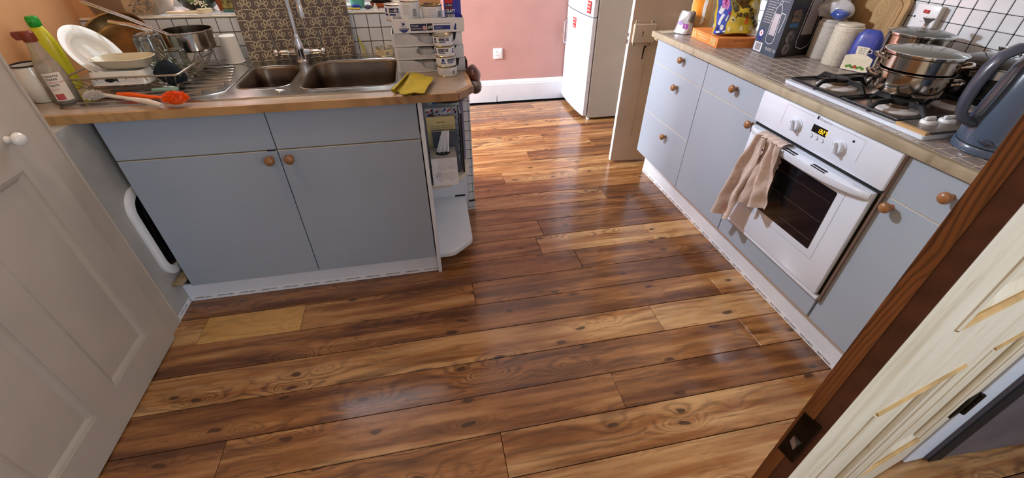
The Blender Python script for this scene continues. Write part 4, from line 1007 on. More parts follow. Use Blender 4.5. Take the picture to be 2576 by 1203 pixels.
bk = obj('steamer_basket', ring(SX0, SY0, [(0.086, 1.010), (0.097, 1.0195), (0.101, 1.024), (0.103, 1.062), (0.110, 1.067), (0.110, 1.070), (0.103, 1.071), (0.100, 1.064), (0.098, 1.026), (0.0, 1.022)]), STM, st)
obj('glass_lid', ring(SX0, SY0, [(0.108, 1.0712), (0.108, 1.0735), (0.09, 1.080), (0.05, 1.0875), (0, 1.090), (0, 1.088), (0.05, 1.0855), (0.09, 1.078), (0.106, 1.0718)]), LID, st)
obj('lid_rim', ring(SX0, SY0, [(0.106, 1.0705), (0.111, 1.0712), (0.111, 1.0745), (0.107, 1.0752), (0.105, 1.073)]), CHROME, st)
for a in (2.45, -1.0):
    loop_handle(st, SX0, SY0, 0.104, 0.995, a, STM); loop_handle(bk, SX0, SY0, 0.103, 1.048, a, STM)
obj('temperature_badge', MB().lathe([(0.011, 0), (0.011, 0.002), (0, 0.003)], 20, Matrix.Translation((SX0 - 0.1035, SY0 + 0.012, 0.983)) @ Vector((-1, 0.1, 0)).to_track_quat('Z', 'Y').to_matrix().to_4x4()), BLACK, st)
GX, GY = 1.852, -0.345
gp2 = thing('glass_lid_pan', 'smaller steel pan with a knobbed glass lid behind the steamer', 'pan', (GX, GY, 0.945))
obj('pan_body', ring(GX, GY, [(0, 0.9455), (0.085, 0.9455), (0.094, 0.952), (0.096, 1.076), (0.100, 1.079), (0.100, 1.082), (0.094, 1.082), (0.092, 0.956), (0, 0.953)]), STM, gp2)
obj('glass_lid', ring(GX, GY, [(0.098, 1.083), (0.098, 1.085), (0.08, 1.093), (0.04, 1.100), (0, 1.102), (0, 1.100), (0.04, 1.098), (0.08, 1.091)]), LID, gp2)
obj('lid_rim', ring(GX, GY, [(0.096, 1.082), (0.102, 1.0828), (0.102, 1.0865), (0.098, 1.087), (0.095, 1.085)]), CHROME, gp2)
obj('lid_knob', ring(GX, GY, [(0.012, 1.102), (0.008, 1.106), (0.007, 1.118), (0.012, 1.126), (0.019, 1.132), (0.020, 1.135), (0, 1.137)], 28), CHROME, gp2)
BX, BY = 1.868, -0.600
bp = thing('black_saucepan', 'black saucepan with glass lid and handle pointing forward by the kettle', 'saucepan', (BX, BY, 0.945))
obj('pan_body', ring(BX, BY, [(0, 0.9455), (0.080, 0.9455), (0.088, 0.951), (0.092, 0.975), (0.094, 1.010), (0.090, 1.010), (0.088, 0.976), (0.08, 0.956), (0, 0.953)]), BLACK, bp)
obj('steel_band', ring(BX, BY, [(0.0935, 1.0102), (0.0935, 1.036), (0.098, 1.039), (0.098, 1.042), (0.091, 1.042), (0.0905, 1.0102)]), STM, bp)
obj('glass_lid', ring(BX, BY, [(0.094, 1.0425), (0.094, 1.046), (0.08, 1.058), (0.045, 1.067), (0, 1.070), (0, 1.068), (0.045, 1.065), (0.08, 1.056), (0.091, 1.0425)]), GLASS, bp)
obj('lid_knob', ring(BX, BY, [(0.006, 1.070), (0.005, 1.080), (0.010, 1.086), (0.011, 1.092), (0, 1.095)], 20), CHROME, bp)
q1 = P(2400, 207, 2, 0.985); hd = Vector((q1.x - BX, q1.y - BY, 0)).normalized()
hl = Vector((BX, BY, 1.0)) + hd * 0.092
Lh = []
for i in range(12):
    t = i / 11; c0 = hl + hd * (0.17 * t) + Vector((0, 0, 0.010 * math.sin(t * 2.4) - 0.006 * t))
    sd = Vector((-hd.y, hd.x, 0)); a_ = 0.009 + 0.008 * t ** 1.5; b_ = 0.008 + 0.008 * t
    if i == 11: a_ *= 0.5; b_ *= 0.5
    Lh.append([tuple(c0 + sd * a_ * math.cos(g) + Vector((0, 0, b_ * math.sin(g)))) for g in [2 * PI * k / 14 for k in range(14)]])
hh = obj('handle', MB().loft(Lh, cap0=True, cap1=True), BLACKM, bp)
e0 = hl + hd * 0.158; obj('hanging_ring', MB().tube([tuple(e0 + Vector((0, 0, 0.0)) + hd * 0.0 + Vector((-hd.y, hd.x, 0)) * 0.009 * math.cos(g) + Vector((0, 0, 0.016 + 0.009 * math.sin(g)))) for g in [2 * PI * k / 14 for k in range(14)]], 0.002, 6, closed=True), CHROME, hh)

# ------------------------------------------------------------------ kettle
KX, KY = 1.576, -0.900
kt = thing('electric_kettle', 'blue-grey cordless electric kettle at the front right of the hob', 'kettle', (KX, KY, 0.896))
obj('base', ring(KX, KY, [(0, 0.8962), (0.088, 0.8962), (0.092, 0.900), (0.092, 0.914), (0.089, 0.918), (0, 0.918)], 56), KETTLE, kt)
obj('seam', ring(KX, KY, [(0.088, 0.918), (0.088, 0.9215), (0.0, 0.9215)], 56), BLACKM, kt)
obj('jug', ring(KX, KY, [(0.0, 0.9216), (0.090, 0.9216), (0.089, 0.95), (0.084, 1.0), (0.077, 1.06), (0.069, 1.115), (0.060, 1.14), (0.045, 1.152), (0, 1.158)], 56), KETTLE, kt)
hdv = Vector((-0.86, 0.50, 0)).normalized(); sdv = Vector((-hdv.y, hdv.x, 0))
def kring(c0, dirn, a_, b_):
    up_ = dirn.cross(sdv).normalized()
    return [tuple(c0 + sdv * a_ * math.cos(g) + up_ * b_ * math.sin(g)) for g in [2 * PI * k / 16 for k in range(16)]]
cps = [(0.03, 1.150), (0.058, 1.162), (0.088, 1.158), (0.112, 1.138), (0.124, 1.105), (0.128, 1.065), (0.128, 1.025), (0.122, 0.995), (0.108, 0.975), (0.086, 0.968)]
Lk = []
for i, (r_, z_) in enumerate(cps):
    c0 = Vector((KX, KY, z_)) + hdv * r_; p_ = cps[max(i - 1, 0)]; n_ = cps[min(i + 1, len(cps) - 1)]
    dn2 = (hdv * (n_[0] - p_[0]) + Vector((0, 0, n_[1] - p_[1]))).normalized()
    Lk.append(kring(c0, dn2, 0.021 if 1 < i < 8 else 0.026, 0.012))
obj('handle', MB().loft(Lk, cap0=True, cap1=True), KETTLEH, kt)
obj('painted_highlight', MB().loft([kring(Vector((KX, KY, z_)) + hdv * (r_ - 0.0015), Vector((0, 0, -1)), w_, 0.004) for z_, r_, w_ in ((1.115, 0.068, 0.004), (1.10, 0.0715, 0.017), (1.04, 0.080, 0.021), (0.995, 0.0845, 0.018), (0.982, 0.086, 0.005))], cap0=True, cap1=True), pm('highlight_blue', (104, 128, 160), 0.2, var=0.03, coat=0.6), kt, label='paler glossy strip behind the handle standing in for the body highlight')  # highlight on the jug, put in as a paler blue strip
swd = Vector((-0.75, -0.60, 0)).normalized()
sc0 = Vector((KX, KY, 0.938)) + Vector((-0.97, -0.25, 0)).normalized() * 0.090
Ms = Matrix.Translation(sc0) @ Vector((-0.97, -0.25, 0.1)).to_track_quat('Z', 'Y').to_matrix().to_4x4()
obj('switch', MB().lathe([(0.012, -0.002), (0.012, 0.003), (0.008, 0.006), (0, 0.006)], 20, Ms, squash=(1, 0.7)).box((-0.016, -0.003, 0.003), (0.016, 0.003, 0.008), 0.002, Ms), KETTLEH, kt)
mbk = MB()
for s_ in (-1, 1): mbk.tube([tuple(Ms @ Vector((s_ * 0.026 + 0.003 * math.cos(g), 0.004 + 0.003 * math.sin(g), -0.0035))) for g in [2 * PI * k / 12 for k in range(12)]], 0.0006, 4, closed=True)
obj('switch_marks', mbk, INKG, kt, kind='stuff')

# ------------------------------------------------------------------ goods on the tiled worktop
ZW = 0.8962
# control switch on the tiles
cs = thing('cooker_switch', 'white wall switch plate with red rocker on the tiles behind the pans', 'switch', (2.016, -0.225, 1.12))
obj('back_box', MB().box((1.990, -0.268, 1.070), (2.0163, -0.182, 1.154), 0.004, seg=2), pm('grubby_white_plastic', (206, 194, 176), 0.45, var=0.08), cs)
obj('face_plate', MB().box((1.982, -0.271, 1.067), (1.9905, -0.179, 1.157), 0.004, seg=2), WHITEPL, cs)
obj('red_rocker', MB().box((1.978, -0.236, 1.128), (1.9825, -0.212, 1.140), 0.002), pm('red_switch', (178, 34, 30), 0.35, coat=0.4), cs)
obj('white_rocker', MB().box((1.978, -0.234, 1.100), (1.9825, -0.214, 1.120), 0.002), WHITEPL, cs)
for yy in (-0.263, -0.187): obj('screw', MB().lathe([(0.004, 0), (0.003, 0.002), (0, 0.002)], 12, Matrix.Translation((1.9822, yy, 1.112)) @ Vector((-1, 0, 0)).to_track_quat('Z', 'Y').to_matrix().to_4x4()), INK, cs)
# chopping board leaning on the tiles
Mcb = frame_mat((1.962, 0.165, ZW), (0, -1, 0), (0.115, 0, 1), (-1, 0, 0.115))
cb = thing('chopping_board', 'rounded wooden chopping board leaning on the tiles behind the jars', 'chopping board', (1.962, 0.01, ZW))
obj('board', MB().prism(rrect(0, 0.0, 0.305, 0.285, 0.045, 7), 0.0, 0.018, Mcb @ Matrix.Translation((0, 0, -0.018))), BOARDW, cb)
gr = MB().tube([tuple(Mcb @ Vector((x, y, 0.0004))) for x, y in rrect(0.022, 0.022, 0.283, 0.263, 0.035, 7)], 0.0018, 6, closed=True)
obj('juice_groove', gr, pm('board_groove', (142, 98, 50), 0.7), cb)
# two storage jars and the tea packet
STONE = pm('speckled_stoneware', (198, 190, 182), 0.5, var=0.10, scale=240)
STONE2 = pm('cream_stoneware', (212, 204, 186), 0.45, var=0.10, scale=200)
def jar(name, label, x, y, r, h, mat, rimc):
    t = thing(name, label, 'jar', (x, y, ZW), 'stoneware jars')
    obj('jar_body', ring(x, y, [(0, ZW), (r - 0.003, ZW), (r, ZW + 0.004), (r, ZW + h * 0.86), (r - 0.002, ZW + h * 0.865), (r - 0.002, ZW + h * 0.875), (r, ZW + h * 0.88), (r, ZW + h - 0.004), (r - 0.004, ZW + h), (0, ZW + h)], 44), mat, t)
    obj('lid', ring(x, y, [(r - 0.010, ZW + h), (r - 0.006, ZW + h + 0.001), (r - 0.007, ZW + h + 0.008), (r - 0.014, ZW + h + 0.010), (0, ZW + h + 0.008)], 44), rimc, t)
jar('storage_jar', 'pale speckled stoneware jar beside the flask box', 1.895, 0.085, 0.058, 0.155, STONE, STONE)
jar('storage_jar', 'cream stoneware jar between the speckled jar and the tea packet', 1.868, -0.032, 0.055, 0.158, STONE2, STONE2)
tpk = thing('tea_packet', 'blue and white tea packet with a cup picture next to the cream jar', 'packet', (1.878, -0.135, ZW))
Mt = frame_mat((1.832, -0.100, ZW), Vector((0.45, -0.89, 0)), (0, 0, 1))
Lq = []
for z_, wd, th in ((0.0, 0.5, 1.0), (0.01, 0.52, 1.0), (0.06, 0.5, 0.95), (0.105, 0.49, 0.8), (0.135, 0.44, 0.5), (0.155, 0.30, 0.25), (0.160, 0.22, 0.1)):
    w2 = 0.105 * wd; t2 = 0.055 * th / 2
    Lq.append([(0.052 - w2 + 2 * w2 * k / 8, z_, t2 * (1 - abs(k / 4 - 1) ** 6) - 0.028) for k in range(9)] + [(0.052 + w2 - 2 * w2 * k / 8, z_, -t2 * (1 - abs(k / 4 - 1) ** 6) - 0.028) for k in range(9)])
TB = pm('tea_blue', (58, 74, 160), 0.35, var=0.06, coat=0.3)
tbm = MB().loft(Lq, Mt, cap0=True, cap1=True); obj('packet_body', disp(tbm, 0.0015, 40), TB, tpk)
obj('white_panel', MB().prism([(0.001, 0.002), (0.103, 0.002), (0.103, 0.058), (0.070, 0.072), (0.030, 0.066), (0.001, 0.058)], 0.0025, 0.0032, Mt), pm('cream_label', (232, 222, 196), 0.5), tpk)
cupm = MB().prism([(0.020, 0.062), (0.088, 0.062), (0.078, 0.052), (0.030, 0.052)], 0.0026, 0.0038, Mt).prism([(0.034, 0.066), (0.072, 0.066), (0.076, 0.098), (0.030, 0.098)], 0.0020, 0.0036, Mt)
ribbon(cupm, [(0.074, 0.092), (0.086, 0.090), (0.088, 0.080), (0.075, 0.074)], 0.003, 0.0034, M=Mt)
obj('cup_picture', cupm, pm('cup_cream', (238, 230, 208), 0.5), tpk, kind='stuff')
mb = MB()
for i, s_ in enumerate(('LETS', 'HAVE', 'TEA')): put_text(mb, s_, 0.009, Mt @ Matrix.Translation((0.053, 0.088 - 0.009 * i, 0.0038)), width=0.026, center=True)
obj('lettering', mb, INK, tpk)
fr = MB()
for i in range(7): fr.prism([(q[0], q[1]) for q in ell(0.022 + 0.010 * i, 0.016 + 0.004 * (i % 2), 0.006, 0.006, 0, 8)], 0.0033, 0.0037, Mt)
obj('leaf_print', fr, pm('leaf_green', (86, 140, 52), 0.5), tpk, kind='stuff')
obj('red_mark', MB().prism(ell(0.052, 0.018, 0.006, 0.006, 0, 10), 0.0036, 0.0040, Mt), INKR, tpk)
# crumpled bag on the speckled jar
cbg = thing('bread_bag', 'crumpled white and blue plastic bag on top of the speckled jar', 'bag', (1.895, 0.09, ZW + 0.165))
bm = bmesh.new(); bmesh.ops.create_icosphere(bm, subdivisions=4, radius=1)
bg = MB(); bg.bm(bm, Matrix.Translation((1.890, 0.092, ZW + 0.210)) @ Matrix.Diagonal((0.056, 0.074, 0.046, 1)), True)
obj('bag_body', disp(disp(bg, 0.020, 16, 3), 0.007, 55, 8), pm('bag_white_film', (206, 204, 206), 0.25, var=0.12, scale=14, coat=0.5), cbg)
bm = bmesh.new(); bmesh.ops.create_icosphere(bm, subdivisions=3, radius=1)
bg = MB(); bg.bm(bm, Matrix.Translation((1.852, 0.028, ZW + 0.192)) @ Matrix.Diagonal((0.030, 0.040, 0.020, 1)), True)
obj('blue_corner', disp(bg, 0.010, 30, 5), pm('bag_blue_film', (62, 84, 160), 0.25, var=0.2, scale=30, coat=0.5), cbg)

# vacuum flask box
fb = thing('flask_box', 'tall dark grey box with flask pictures standing on the tiles', 'box', (1.80, 0.2, ZW))
P0 = Vector((1.668, 0.110, ZW)); ux = Vector((0.985, 0.155, 0)).normalized(); uy = Vector((0.02, 1, 0)).normalized()
BXW, BXD, BXH = 0.275, 0.165, 0.36
vs = [P0, P0 + ux * BXW, P0 + ux * BXW + uy * BXD, P0 + uy * BXD]
mb = MB().add([tuple(v) for v in vs] + [tuple(v + Vector((0, 0, BXH))) for v in vs], [(3, 2, 1, 0), (4, 5, 6, 7), (0, 1, 5, 4), (1, 2, 6, 5), (2, 3, 7, 6), (3, 0, 4, 7)])
obj('carton', mb, pm('flask_box_black', (34, 33, 37), 0.35, var=0.05, coat=0.2), fb)
Ms = frame_mat(P0 + uy * BXD + Vector((-0.0006, 0, 0)), -uy, (0, 0, 1))      # side facing left, reading direction towards the camera
obj('slate_side', MB().prism([(0.0, 0.0), (BXD, 0), (BXD, BXH), (0, BXH)], 0.0, 0.0004, Ms), pm('flask_box_slate', (72, 84, 100), 0.4, var=0.03), fb, label='slate blue side')
Mf2 = frame_mat(P0 + Vector((0, -0.0006, 0)), ux, (0, 0, 1))
def flask(mb, mbf, cx, z0, s, M, up=False):
    body = [(cx - 0.026 * s, z0 + 0.02 * s), (cx - 0.02 * s, z0 + 0.006 * s), (cx, z0), (cx + 0.02 * s, z0 + 0.006 * s), (cx + 0.026 * s, z0 + 0.02 * s), (cx + 0.024 * s, z0 + 0.10 * s), (cx + 0.020 * s, z0 + 0.125 * s), (cx + 0.016 * s, z0 + 0.145 * s), (cx + 0.006 * s, z0 + 0.156 * s), (cx, z0 + 0.158 * s), (cx - 0.006 * s, z0 + 0.156 * s), (cx - 0.016 * s, z0 + 0.145 * s), (cx - 0.020 * s, z0 + 0.125 * s), (cx - 0.024 * s, z0 + 0.10 * s)]
    ribbon(mb, body, 0.0022 * s, 0.0010, True, M)
    ribbon(mb, [(cx + 0.021 * s, z0 + 0.128 * s), (cx + 0.046 * s, z0 + 0.125 * s), (cx + 0.049 * s, z0 + 0.115 * s), (cx + 0.040 * s, z0 + 0.055 * s), (cx + 0.036 * s, z0 + 0.055 * s)], 0.0026 * s, 0.0010, M=M)
    ribbon(mb, ell(cx, z0 + 0.165 * s, 0.007 * s, 0.007 * s), 0.002 * s, 0.0010, True, M)
    mbf.prism([(cx - 0.019 * s, z0 + 0.036 * s), (cx + 0.019 * s, z0 + 0.036 * s), (cx + 0.017 * s, z0 + 0.122 * s), (cx - 0.017 * s, z0 + 0.122 * s)], 0.0004, 0.0008, M)
mw_, mf_ = MB(), MB(); flask(mw_, mf_, 0.098, 0.048, 1.05, Ms)
obj('flask_outline', mw_, pm('pale_outline_print', (222, 232, 242), 0.4), fb, kind='stuff'); obj('flask_picture', mf_, pm('silver_picture', (188, 194, 204), 0.35, 0.4), fb)
mw_, mf_ = MB(), MB(); flask(mw_, mf_, 0.150, 0.030, 1.75, Mf2)
obj('flask_outline', mw_, pm('grey_outline_print', (196, 194, 198), 0.4), fb, kind='stuff'); obj('flask_picture', mf_, pm('steel_picture', (164, 156, 158), 0.35, 0.3), fb)
for (cx, cz, r_) in ((0.052, 0.088, 0.024), (0.052, 0.036, 0.022)):
    rp = obj('round_picture', MB().prism(ell(cx, cz, r_, r_ * 1.1, 0, 28), 0.0, 0.0005, Mf2), pm('round_photo', (104, 96, 98), 0.4, var=0.5, scale=50), fb)
    rr_ = MB(); ribbon(rr_, ell(cx, cz, r_, r_ * 1.1, 0, 28), 0.0012, 0.0008, True, Mf2); obj('ring', rr_, INKG, rp)
obj('photo_panel', MB().prism([(0.028, 0.150), (0.078, 0.150), (0.078, 0.200), (0.028, 0.200)], 0.0, 0.0005, Mf2), pm('food_photo', (104, 82, 72), 0.4, var=0.5, scale=60), fb)
obj('blue_caption', MB().prism([(0.024, 0.128), (0.078, 0.128), (0.078, 0.146), (0.024, 0.146)], 0.0, 0.0005, Mf2), pm('cyan_print', (44, 104, 150), 0.4), fb)
mb = MB()
for i in range(11): put_text(mb, 'Double walled steel jug'[: 23 - (i * 5) % 9], 0.0075, Ms @ Matrix.Translation((0.016, 0.236 - 0.0105 * i, 0.0008)))
for i in range(3): put_text(mb, 'Keeps drinks hot or cold', 0.006, Ms @ Matrix.Translation((0.094, 0.245 - 0.009 * i, 0.0008)), width=0.05)
put_text(mb, 'CE', 0.015, Ms @ Matrix.Translation((0.140, 0.022, 0.0008)))
for i in range(3): ribbon(mb, ell(0.094 + 0.016 * i, 0.0275, 0.005, 0.0055), 0.0018, 0.0008, True, Ms)
obj('lettering', mb, INKW, fb, kind='stuff')
bc = obj('barcode_panel', MB().prism([(0.006, 0.004), (0.062, 0.004), (0.062, 0.044), (0.006, 0.044)], 0.0004, 0.0008, Ms), CARD, fb)
mb = MB(); xx = 0.016
while xx < 0.054:
    wd = rnd.choice((0.0008, 0.0012, 0.002)); mb.prism([(xx, 0.009), (xx + wd, 0.009), (xx + wd, 0.040), (xx, 0.040)], 0.0008, 0.0010, Ms); xx += wd + rnd.choice((0.001, 0.0016))
obj('bars', mb, INK, bc, kind='stuff')
rs = obj('round_seal', MB().prism(ell(0.030, 0.082, 0.019, 0.022, 0, 24), 0.0004, 0.0007, Ms).prism([(0.014, 0.052), (0.042, 0.052), (0.048, 0.078), (0.012, 0.078)], 0.0004, 0.0006, Ms), INKB, fb)
obj('seal_centre', MB().prism(ell(0.030, 0.084, 0.013, 0.014, 0, 24), 0.0007, 0.0009, Ms), CARD, rs)
obj('seal_mark', MB().prism(ell(0.030, 0.084, 0.004, 0.006, 0, 12), 0.0009, 0.0011, Ms), INKR, rs)

# flat orange carton
oc = thing('flat_carton', 'flat orange carton lying under the yellow snack bag', 'box', (1.62, 0.47, ZW))
q = [Vector((1.512, 0.338, ZW)), Vector((1.735, 0.306, ZW)), Vector((1.765, 0.580, ZW)), Vector((1.534, 0.613, ZW))]
OCH = 0.045
OC = pm('orange_card', (220, 134, 66), 0.5, var=0.04, coat=0.1)
mb = MB().add([tuple(v) for v in q] + [tuple(v + Vector((0, 0, OCH))) for v in q], [(3, 2, 1, 0), (4, 5, 6, 7), (0, 1, 5, 4), (1, 2, 6, 5), (2, 3, 7, 6), (3, 0, 4, 7)])
obj('carton', mb, OC, oc)
Mo = frame_mat(q[3] + Vector((-0.0006, 0, 0)), q[0] - q[3], (0, 0, 1))
gp_ = pm('gold_ornament', (196, 160, 104), 0.5, var=0.25, scale=120)
for a, b in ((0.010, 0.052), (0.205, 0.262)):
    obj('ornament_panel', MB().prism(rrect(a, 0.006, b, 0.040, 0.008, 4), 0.0, 0.0005, Mo), gp_, oc)
mb = MB(); put_text(mb, 'Sweet & spicy mix', 0.012, Mo @ Matrix.Translation((0.128, 0.026, 0.0006)), width=0.115, center=True)
put_text(mb, 'crunchy baked', 0.010, Mo @ Matrix.Translation((0.128, 0.014, 0.0006)), width=0.08, center=True)
obj('lettering', mb, pm('cream_print', (246, 222, 184), 0.5), oc)
Mo2 = frame_mat(q[0] + Vector((0, -0.0006, 0)), q[1] - q[0], (0, 0, 1))
mb = MB(); put_text(mb, 'CRACKERS', 0.010, Mo2 @ Matrix.Translation((0.110, 0.030, 0.0006)), width=0.065, center=True)
obj('lettering', mb, pm('brown_print', (122, 66, 28), 0.5), oc)
ln = MB(); ribbon(ln, [(0.050, 0.003), (0.050, 0.042)], 0.0006, 0.0003, M=Mo2); ribbon(ln, [(0.150, 0.003), (0.150, 0.042)], 0.0006, 0.0003, M=Mo2); ribbon(ln, [(0.01, 0.012), (0.21, 0.012)], 0.0005, 0.0003, M=Mo2)
obj('crease', ln, pm('brown_print', (122, 66, 28)), oc, kind='stuff')

def pouch(par, name, M, wd, ht, th, mat, crumple=0.004, seed=0, topw=1.0, nn=14, lean=0.0, pinch=0.2):
    """soft bag: local x width, y up, z towards the viewer"""
    L = []
    for i in range(nn + 1):
        t = i / nn; ww = wd * (1 + (topw - 1) * t) / 2; tt_ = th / 2 * (1 - (1 - pinch) * t ** 1.6)
        L.append([(ww * (2 * k / 10 - 1), ht * t, tt_ * (1 - abs(k / 5 - 1) ** 3) + lean * t) for k in range(11)] + [(ww * (1 - 2 * k / 10), ht * t, -tt_ * (1 - abs(k / 5 - 1) ** 3) + lean * t) for k in range(11)])
    mb = MB().loft(L, M, cap0=True, cap1=True)
    return obj(name, disp(mb, crumple, 24, seed), mat, par)
def decal(name, par, M, polys, mat, wd, ht, th, crumple, seed, topw=1.0, pinch=0.2, lift=0.0008, texts=None, **kw):
    """flat print lying on the front of a pouch() with the same bulge and crumple"""
    out = MB()
    def sz(x, y):
        t = min(max(y / ht, 0), 1); ww = wd * (1 + (topw - 1) * t) / 2; u = min(abs(x) / ww, 1.0)
        return th / 2 * (1 - (1 - pinch) * t ** 1.6) * (1 - u ** 3)
    for poly in polys or []:
        bm = bmesh.new(); vs = [bm.verts.new((x, y, 0)) for x, y in poly]; bm.faces.new(vs)
        for _ in range(3):
            bmesh.ops.triangulate(bm, faces=bm.faces[:])
            lg_ = [e for e in bm.edges if e.calc_length() > 0.007]
            if not lg_: break
            bmesh.ops.subdivide_edges(bm, edges=lg_, cuts=1)
        t_ = MB().bm(bm); out.add([tuple(M @ Vector((v[0], v[1], sz(v[0], v[1]) + lift))) for v in t_.v], t_.f)
    for (s_, size, x, y, rot, bold) in texts or []:
        t_ = MB(); put_text(t_, s_, size, Matrix.Translation((x, y, 0)) @ Matrix.Rotation(rot, 4, 'Z'), bold=bold)
        out.add([tuple(M @ Vector((v[0], v[1], sz(v[0], v[1]) + lift))) for v in t_.v], t_.f)
    return obj(name, disp(out, crumple, 24, seed), mat, par, **kw)
# yellow snack bag
sn2 = thing('snack_bag', 'yellow and blue snack bag standing open on the orange carton', 'bag', (1.66, 0.42, ZW + OCH))
Mb = frame_mat((1.632, 0.390, ZW + OCH + 0.008), (0.985, -0.17, 0), (-0.02, 0.20, 1))
SB = dict(wd=0.225, ht=0.172, th=0.080, crumple=0.0065, seed=2)
pouch(sn2, 'bag_body', Mb, 0.225, 0.172, 0.080, pm('yellow_film', (222, 190, 60), 0.26, var=0.12, scale=16, coat=0.5), 0.0065, 2, 1.0, nn=22)
decal('blue_panel', sn2, Mb, [[(-0.110, 0.002), (-0.068, 0.002), (-0.060, 0.05), (-0.044, 0.10), (-0.046, 0.168), (-0.108, 0.168), (-0.104, 0.08)]], pm('blue_violet_film', (66, 84, 180), 0.28, var=0.2, scale=30, coat=0.5), **SB)
WPn = pm('white_film_print', (230, 228, 226), 0.3, coat=0.4)
decal('white_shapes', sn2, Mb, [[(-0.102, 0.045), (-0.092, 0.040), (-0.076, 0.082), (-0.084, 0.092)], [(-0.100, 0.095), (-0.090, 0.086), (-0.076, 0.118), (-0.096, 0.128)], ell(-0.083, 0.030, 0.009, 0.011, 0, 14), ell(-0.096, 0.012, 0.007, 0.006, 0, 12), [(-0.072, 0.060), (-0.064, 0.056), (-0.058, 0.086), (-0.066, 0.080)], ell(-0.072, 0.010, 0.008, 0.005, 0.3, 12)], WPn, lift=0.0014, kind='stuff', **SB)
decal('pink_patch', sn2, Mb, [[(-0.092, 0.118), (-0.066, 0.108), (-0.050, 0.128), (-0.052, 0.166), (-0.088, 0.166)]], pm('pink_print', (214, 132, 196), 0.35, var=0.25, scale=50), lift=0.0016, **SB)
decal('magenta_marks', sn2, Mb, [[(-0.060, 0.086), (-0.050, 0.084), (-0.046, 0.098), (-0.058, 0.100)], [(-0.076, 0.128), (-0.072, 0.126), (-0.062, 0.154), (-0.068, 0.158)], [(-0.084, 0.150), (-0.062, 0.140), (-0.060, 0.144), (-0.082, 0.155)]], pm('magenta_print', (186, 34, 110), 0.35), lift=0.0021, kind='stuff', **SB)
decal('dark_marks', sn2, Mb, [ell(-0.088, 0.004, 0.018, 0.004, 0.1, 12), [(-0.078, 0.018), (-0.074, 0.018), (-0.070, 0.030), (-0.076, 0.028)], [(-0.106, 0.022), (-0.100, 0.018), (-0.096, 0.030), (-0.102, 0.034)]], pm('navy_film', (26, 28, 82), 0.3), lift=0.0022, kind='stuff', **SB)
decal('torn_opening', sn2, Mb, [[(-0.030, 0.172), (-0.022, 0.140), (-0.002, 0.128), (0.014, 0.112), (0.030, 0.122), (0.050, 0.150), (0.064, 0.172)]], pm('crinkled_brown_foil', (112, 78, 34), 0.3, 0.5, var=0.45, scale=50), lift=0.0012, **SB)
decal('painted_shade', sn2, Mb, [[(-0.044, 0.166), (-0.040, 0.110), (-0.026, 0.096), (-0.004, 0.104), (-0.006, 0.122), (-0.024, 0.138), (-0.032, 0.166)]], pm('olive_grey_shade', (112, 100, 62), 0.4, var=0.3, scale=60), lift=0.0010, **SB)  # dark shadow blotch coloured onto the bag film
for (a, b, r_) in ((-0.034, 0.066, 0.012), (-0.048, 0.022, 0.009), (0.010, 0.024, 0.011), (0.078, 0.130, 0.020), (0.060, 0.030, 0.012), (0.030, 0.064, 0.007)):
    decal('pale_spot', sn2, Mb, [ell(a, b, r_, r_ * 1.15, 0, 16)], pm('pale_spot_print', (232, 214, 150), 0.4), lift=0.0010, **SB)
decal('orange_flash', sn2, Mb, [[(0.024, 0.044), (0.040, 0.046), (0.044, 0.078), (0.027, 0.080)]], pm('orange_flash_print', (232, 110, 36), 0.4), lift=0.0016, **SB)
decal('lettering', sn2, Mb, None, INK, texts=[(ch, 0.033, 0.026 + 0.0112 * k, 0.122 - 0.0170 * k, -1.02, 0.035) for k, ch in enumerate('PROPER')], lift=0.0022, kind='stuff', **SB)
decal('small_lettering', sn2, Mb, None, pm('brown_black_print', (62, 46, 26), 0.5), texts=[('JIL', 0.026, -0.018, 0.080, -0.1, 0.03), ('HEL', 0.026, 0.000, 0.078, -0.1, 0.03), ('SE', 0.013, -0.041, 0.060, 0.1, 0.02)], lift=0.0020, kind='stuff', **SB)
# silver pouch, orange bag, purple packet
sp = thing('silver_pouch', 'folded silver pouch with a purple patch at the far end of the tiled worktop', 'pouch', (1.535, 0.70, ZW))
Mp = frame_mat((1.532, 0.700, ZW + 0.002), (0.55, -0.83, 0), (0.02, 0.02, 1))
SF = pm('silver_film', (206, 204, 208), 0.28, 0.5, var=0.08, scale=20, coat=0.3)
SPq = dict(wd=0.118, ht=0.112, th=0.080, crumple=0.009, seed=3, topw=0.55, pinch=0.3)
pouch(sp, 'pouch_body', Mp, 0.118, 0.112, 0.080, SF, 0.009, 3, 0.55, pinch=0.3, nn=20)
decal('purple_patch', sp, Mp, [[(0.002, 0.032), (0.034, 0.028), (0.034, 0.050), (0.004, 0.054)]], pm('purple_print', (132, 52, 132), 0.35), **SPq)
decal('violet_emblem', sp, Mp, [ell(-0.016, 0.050, 0.014, 0.013, 0, 16)], pm('violet_print', (176, 150, 214), 0.3, coat=0.5), **SPq)
pouch(sp, 'folded_top', Mp @ Matrix.Translation((0.026, 0.060, -0.004)) @ Matrix.Rotation(-0.25, 4, 'Z'), 0.046, 0.056, 0.055, pm('dark_pouch_inside', (112, 104, 96), 0.45, 0.3, var=0.2), 0.008, 13, 0.5)
ob = thing('pasta_bag', 'tall orange and white paper bag behind the silver pouch', 'bag', (1.64, 0.71, ZW))
Mp = frame_mat((1.640, 0.720, ZW + 0.002), (0.90, -0.44, 0), (-0.05, 0.0, 1))
pouch(ob, 'bag_body', Mp, 0.125, 0.26, 0.07, pm('kraft_tan_paper', (206, 170, 112), 0.6, var=0.12, scale=14), 0.004, 7, 0.9)
PBq = dict(wd=0.125, ht=0.26, th=0.07, crumple=0.004, seed=7, topw=0.9)
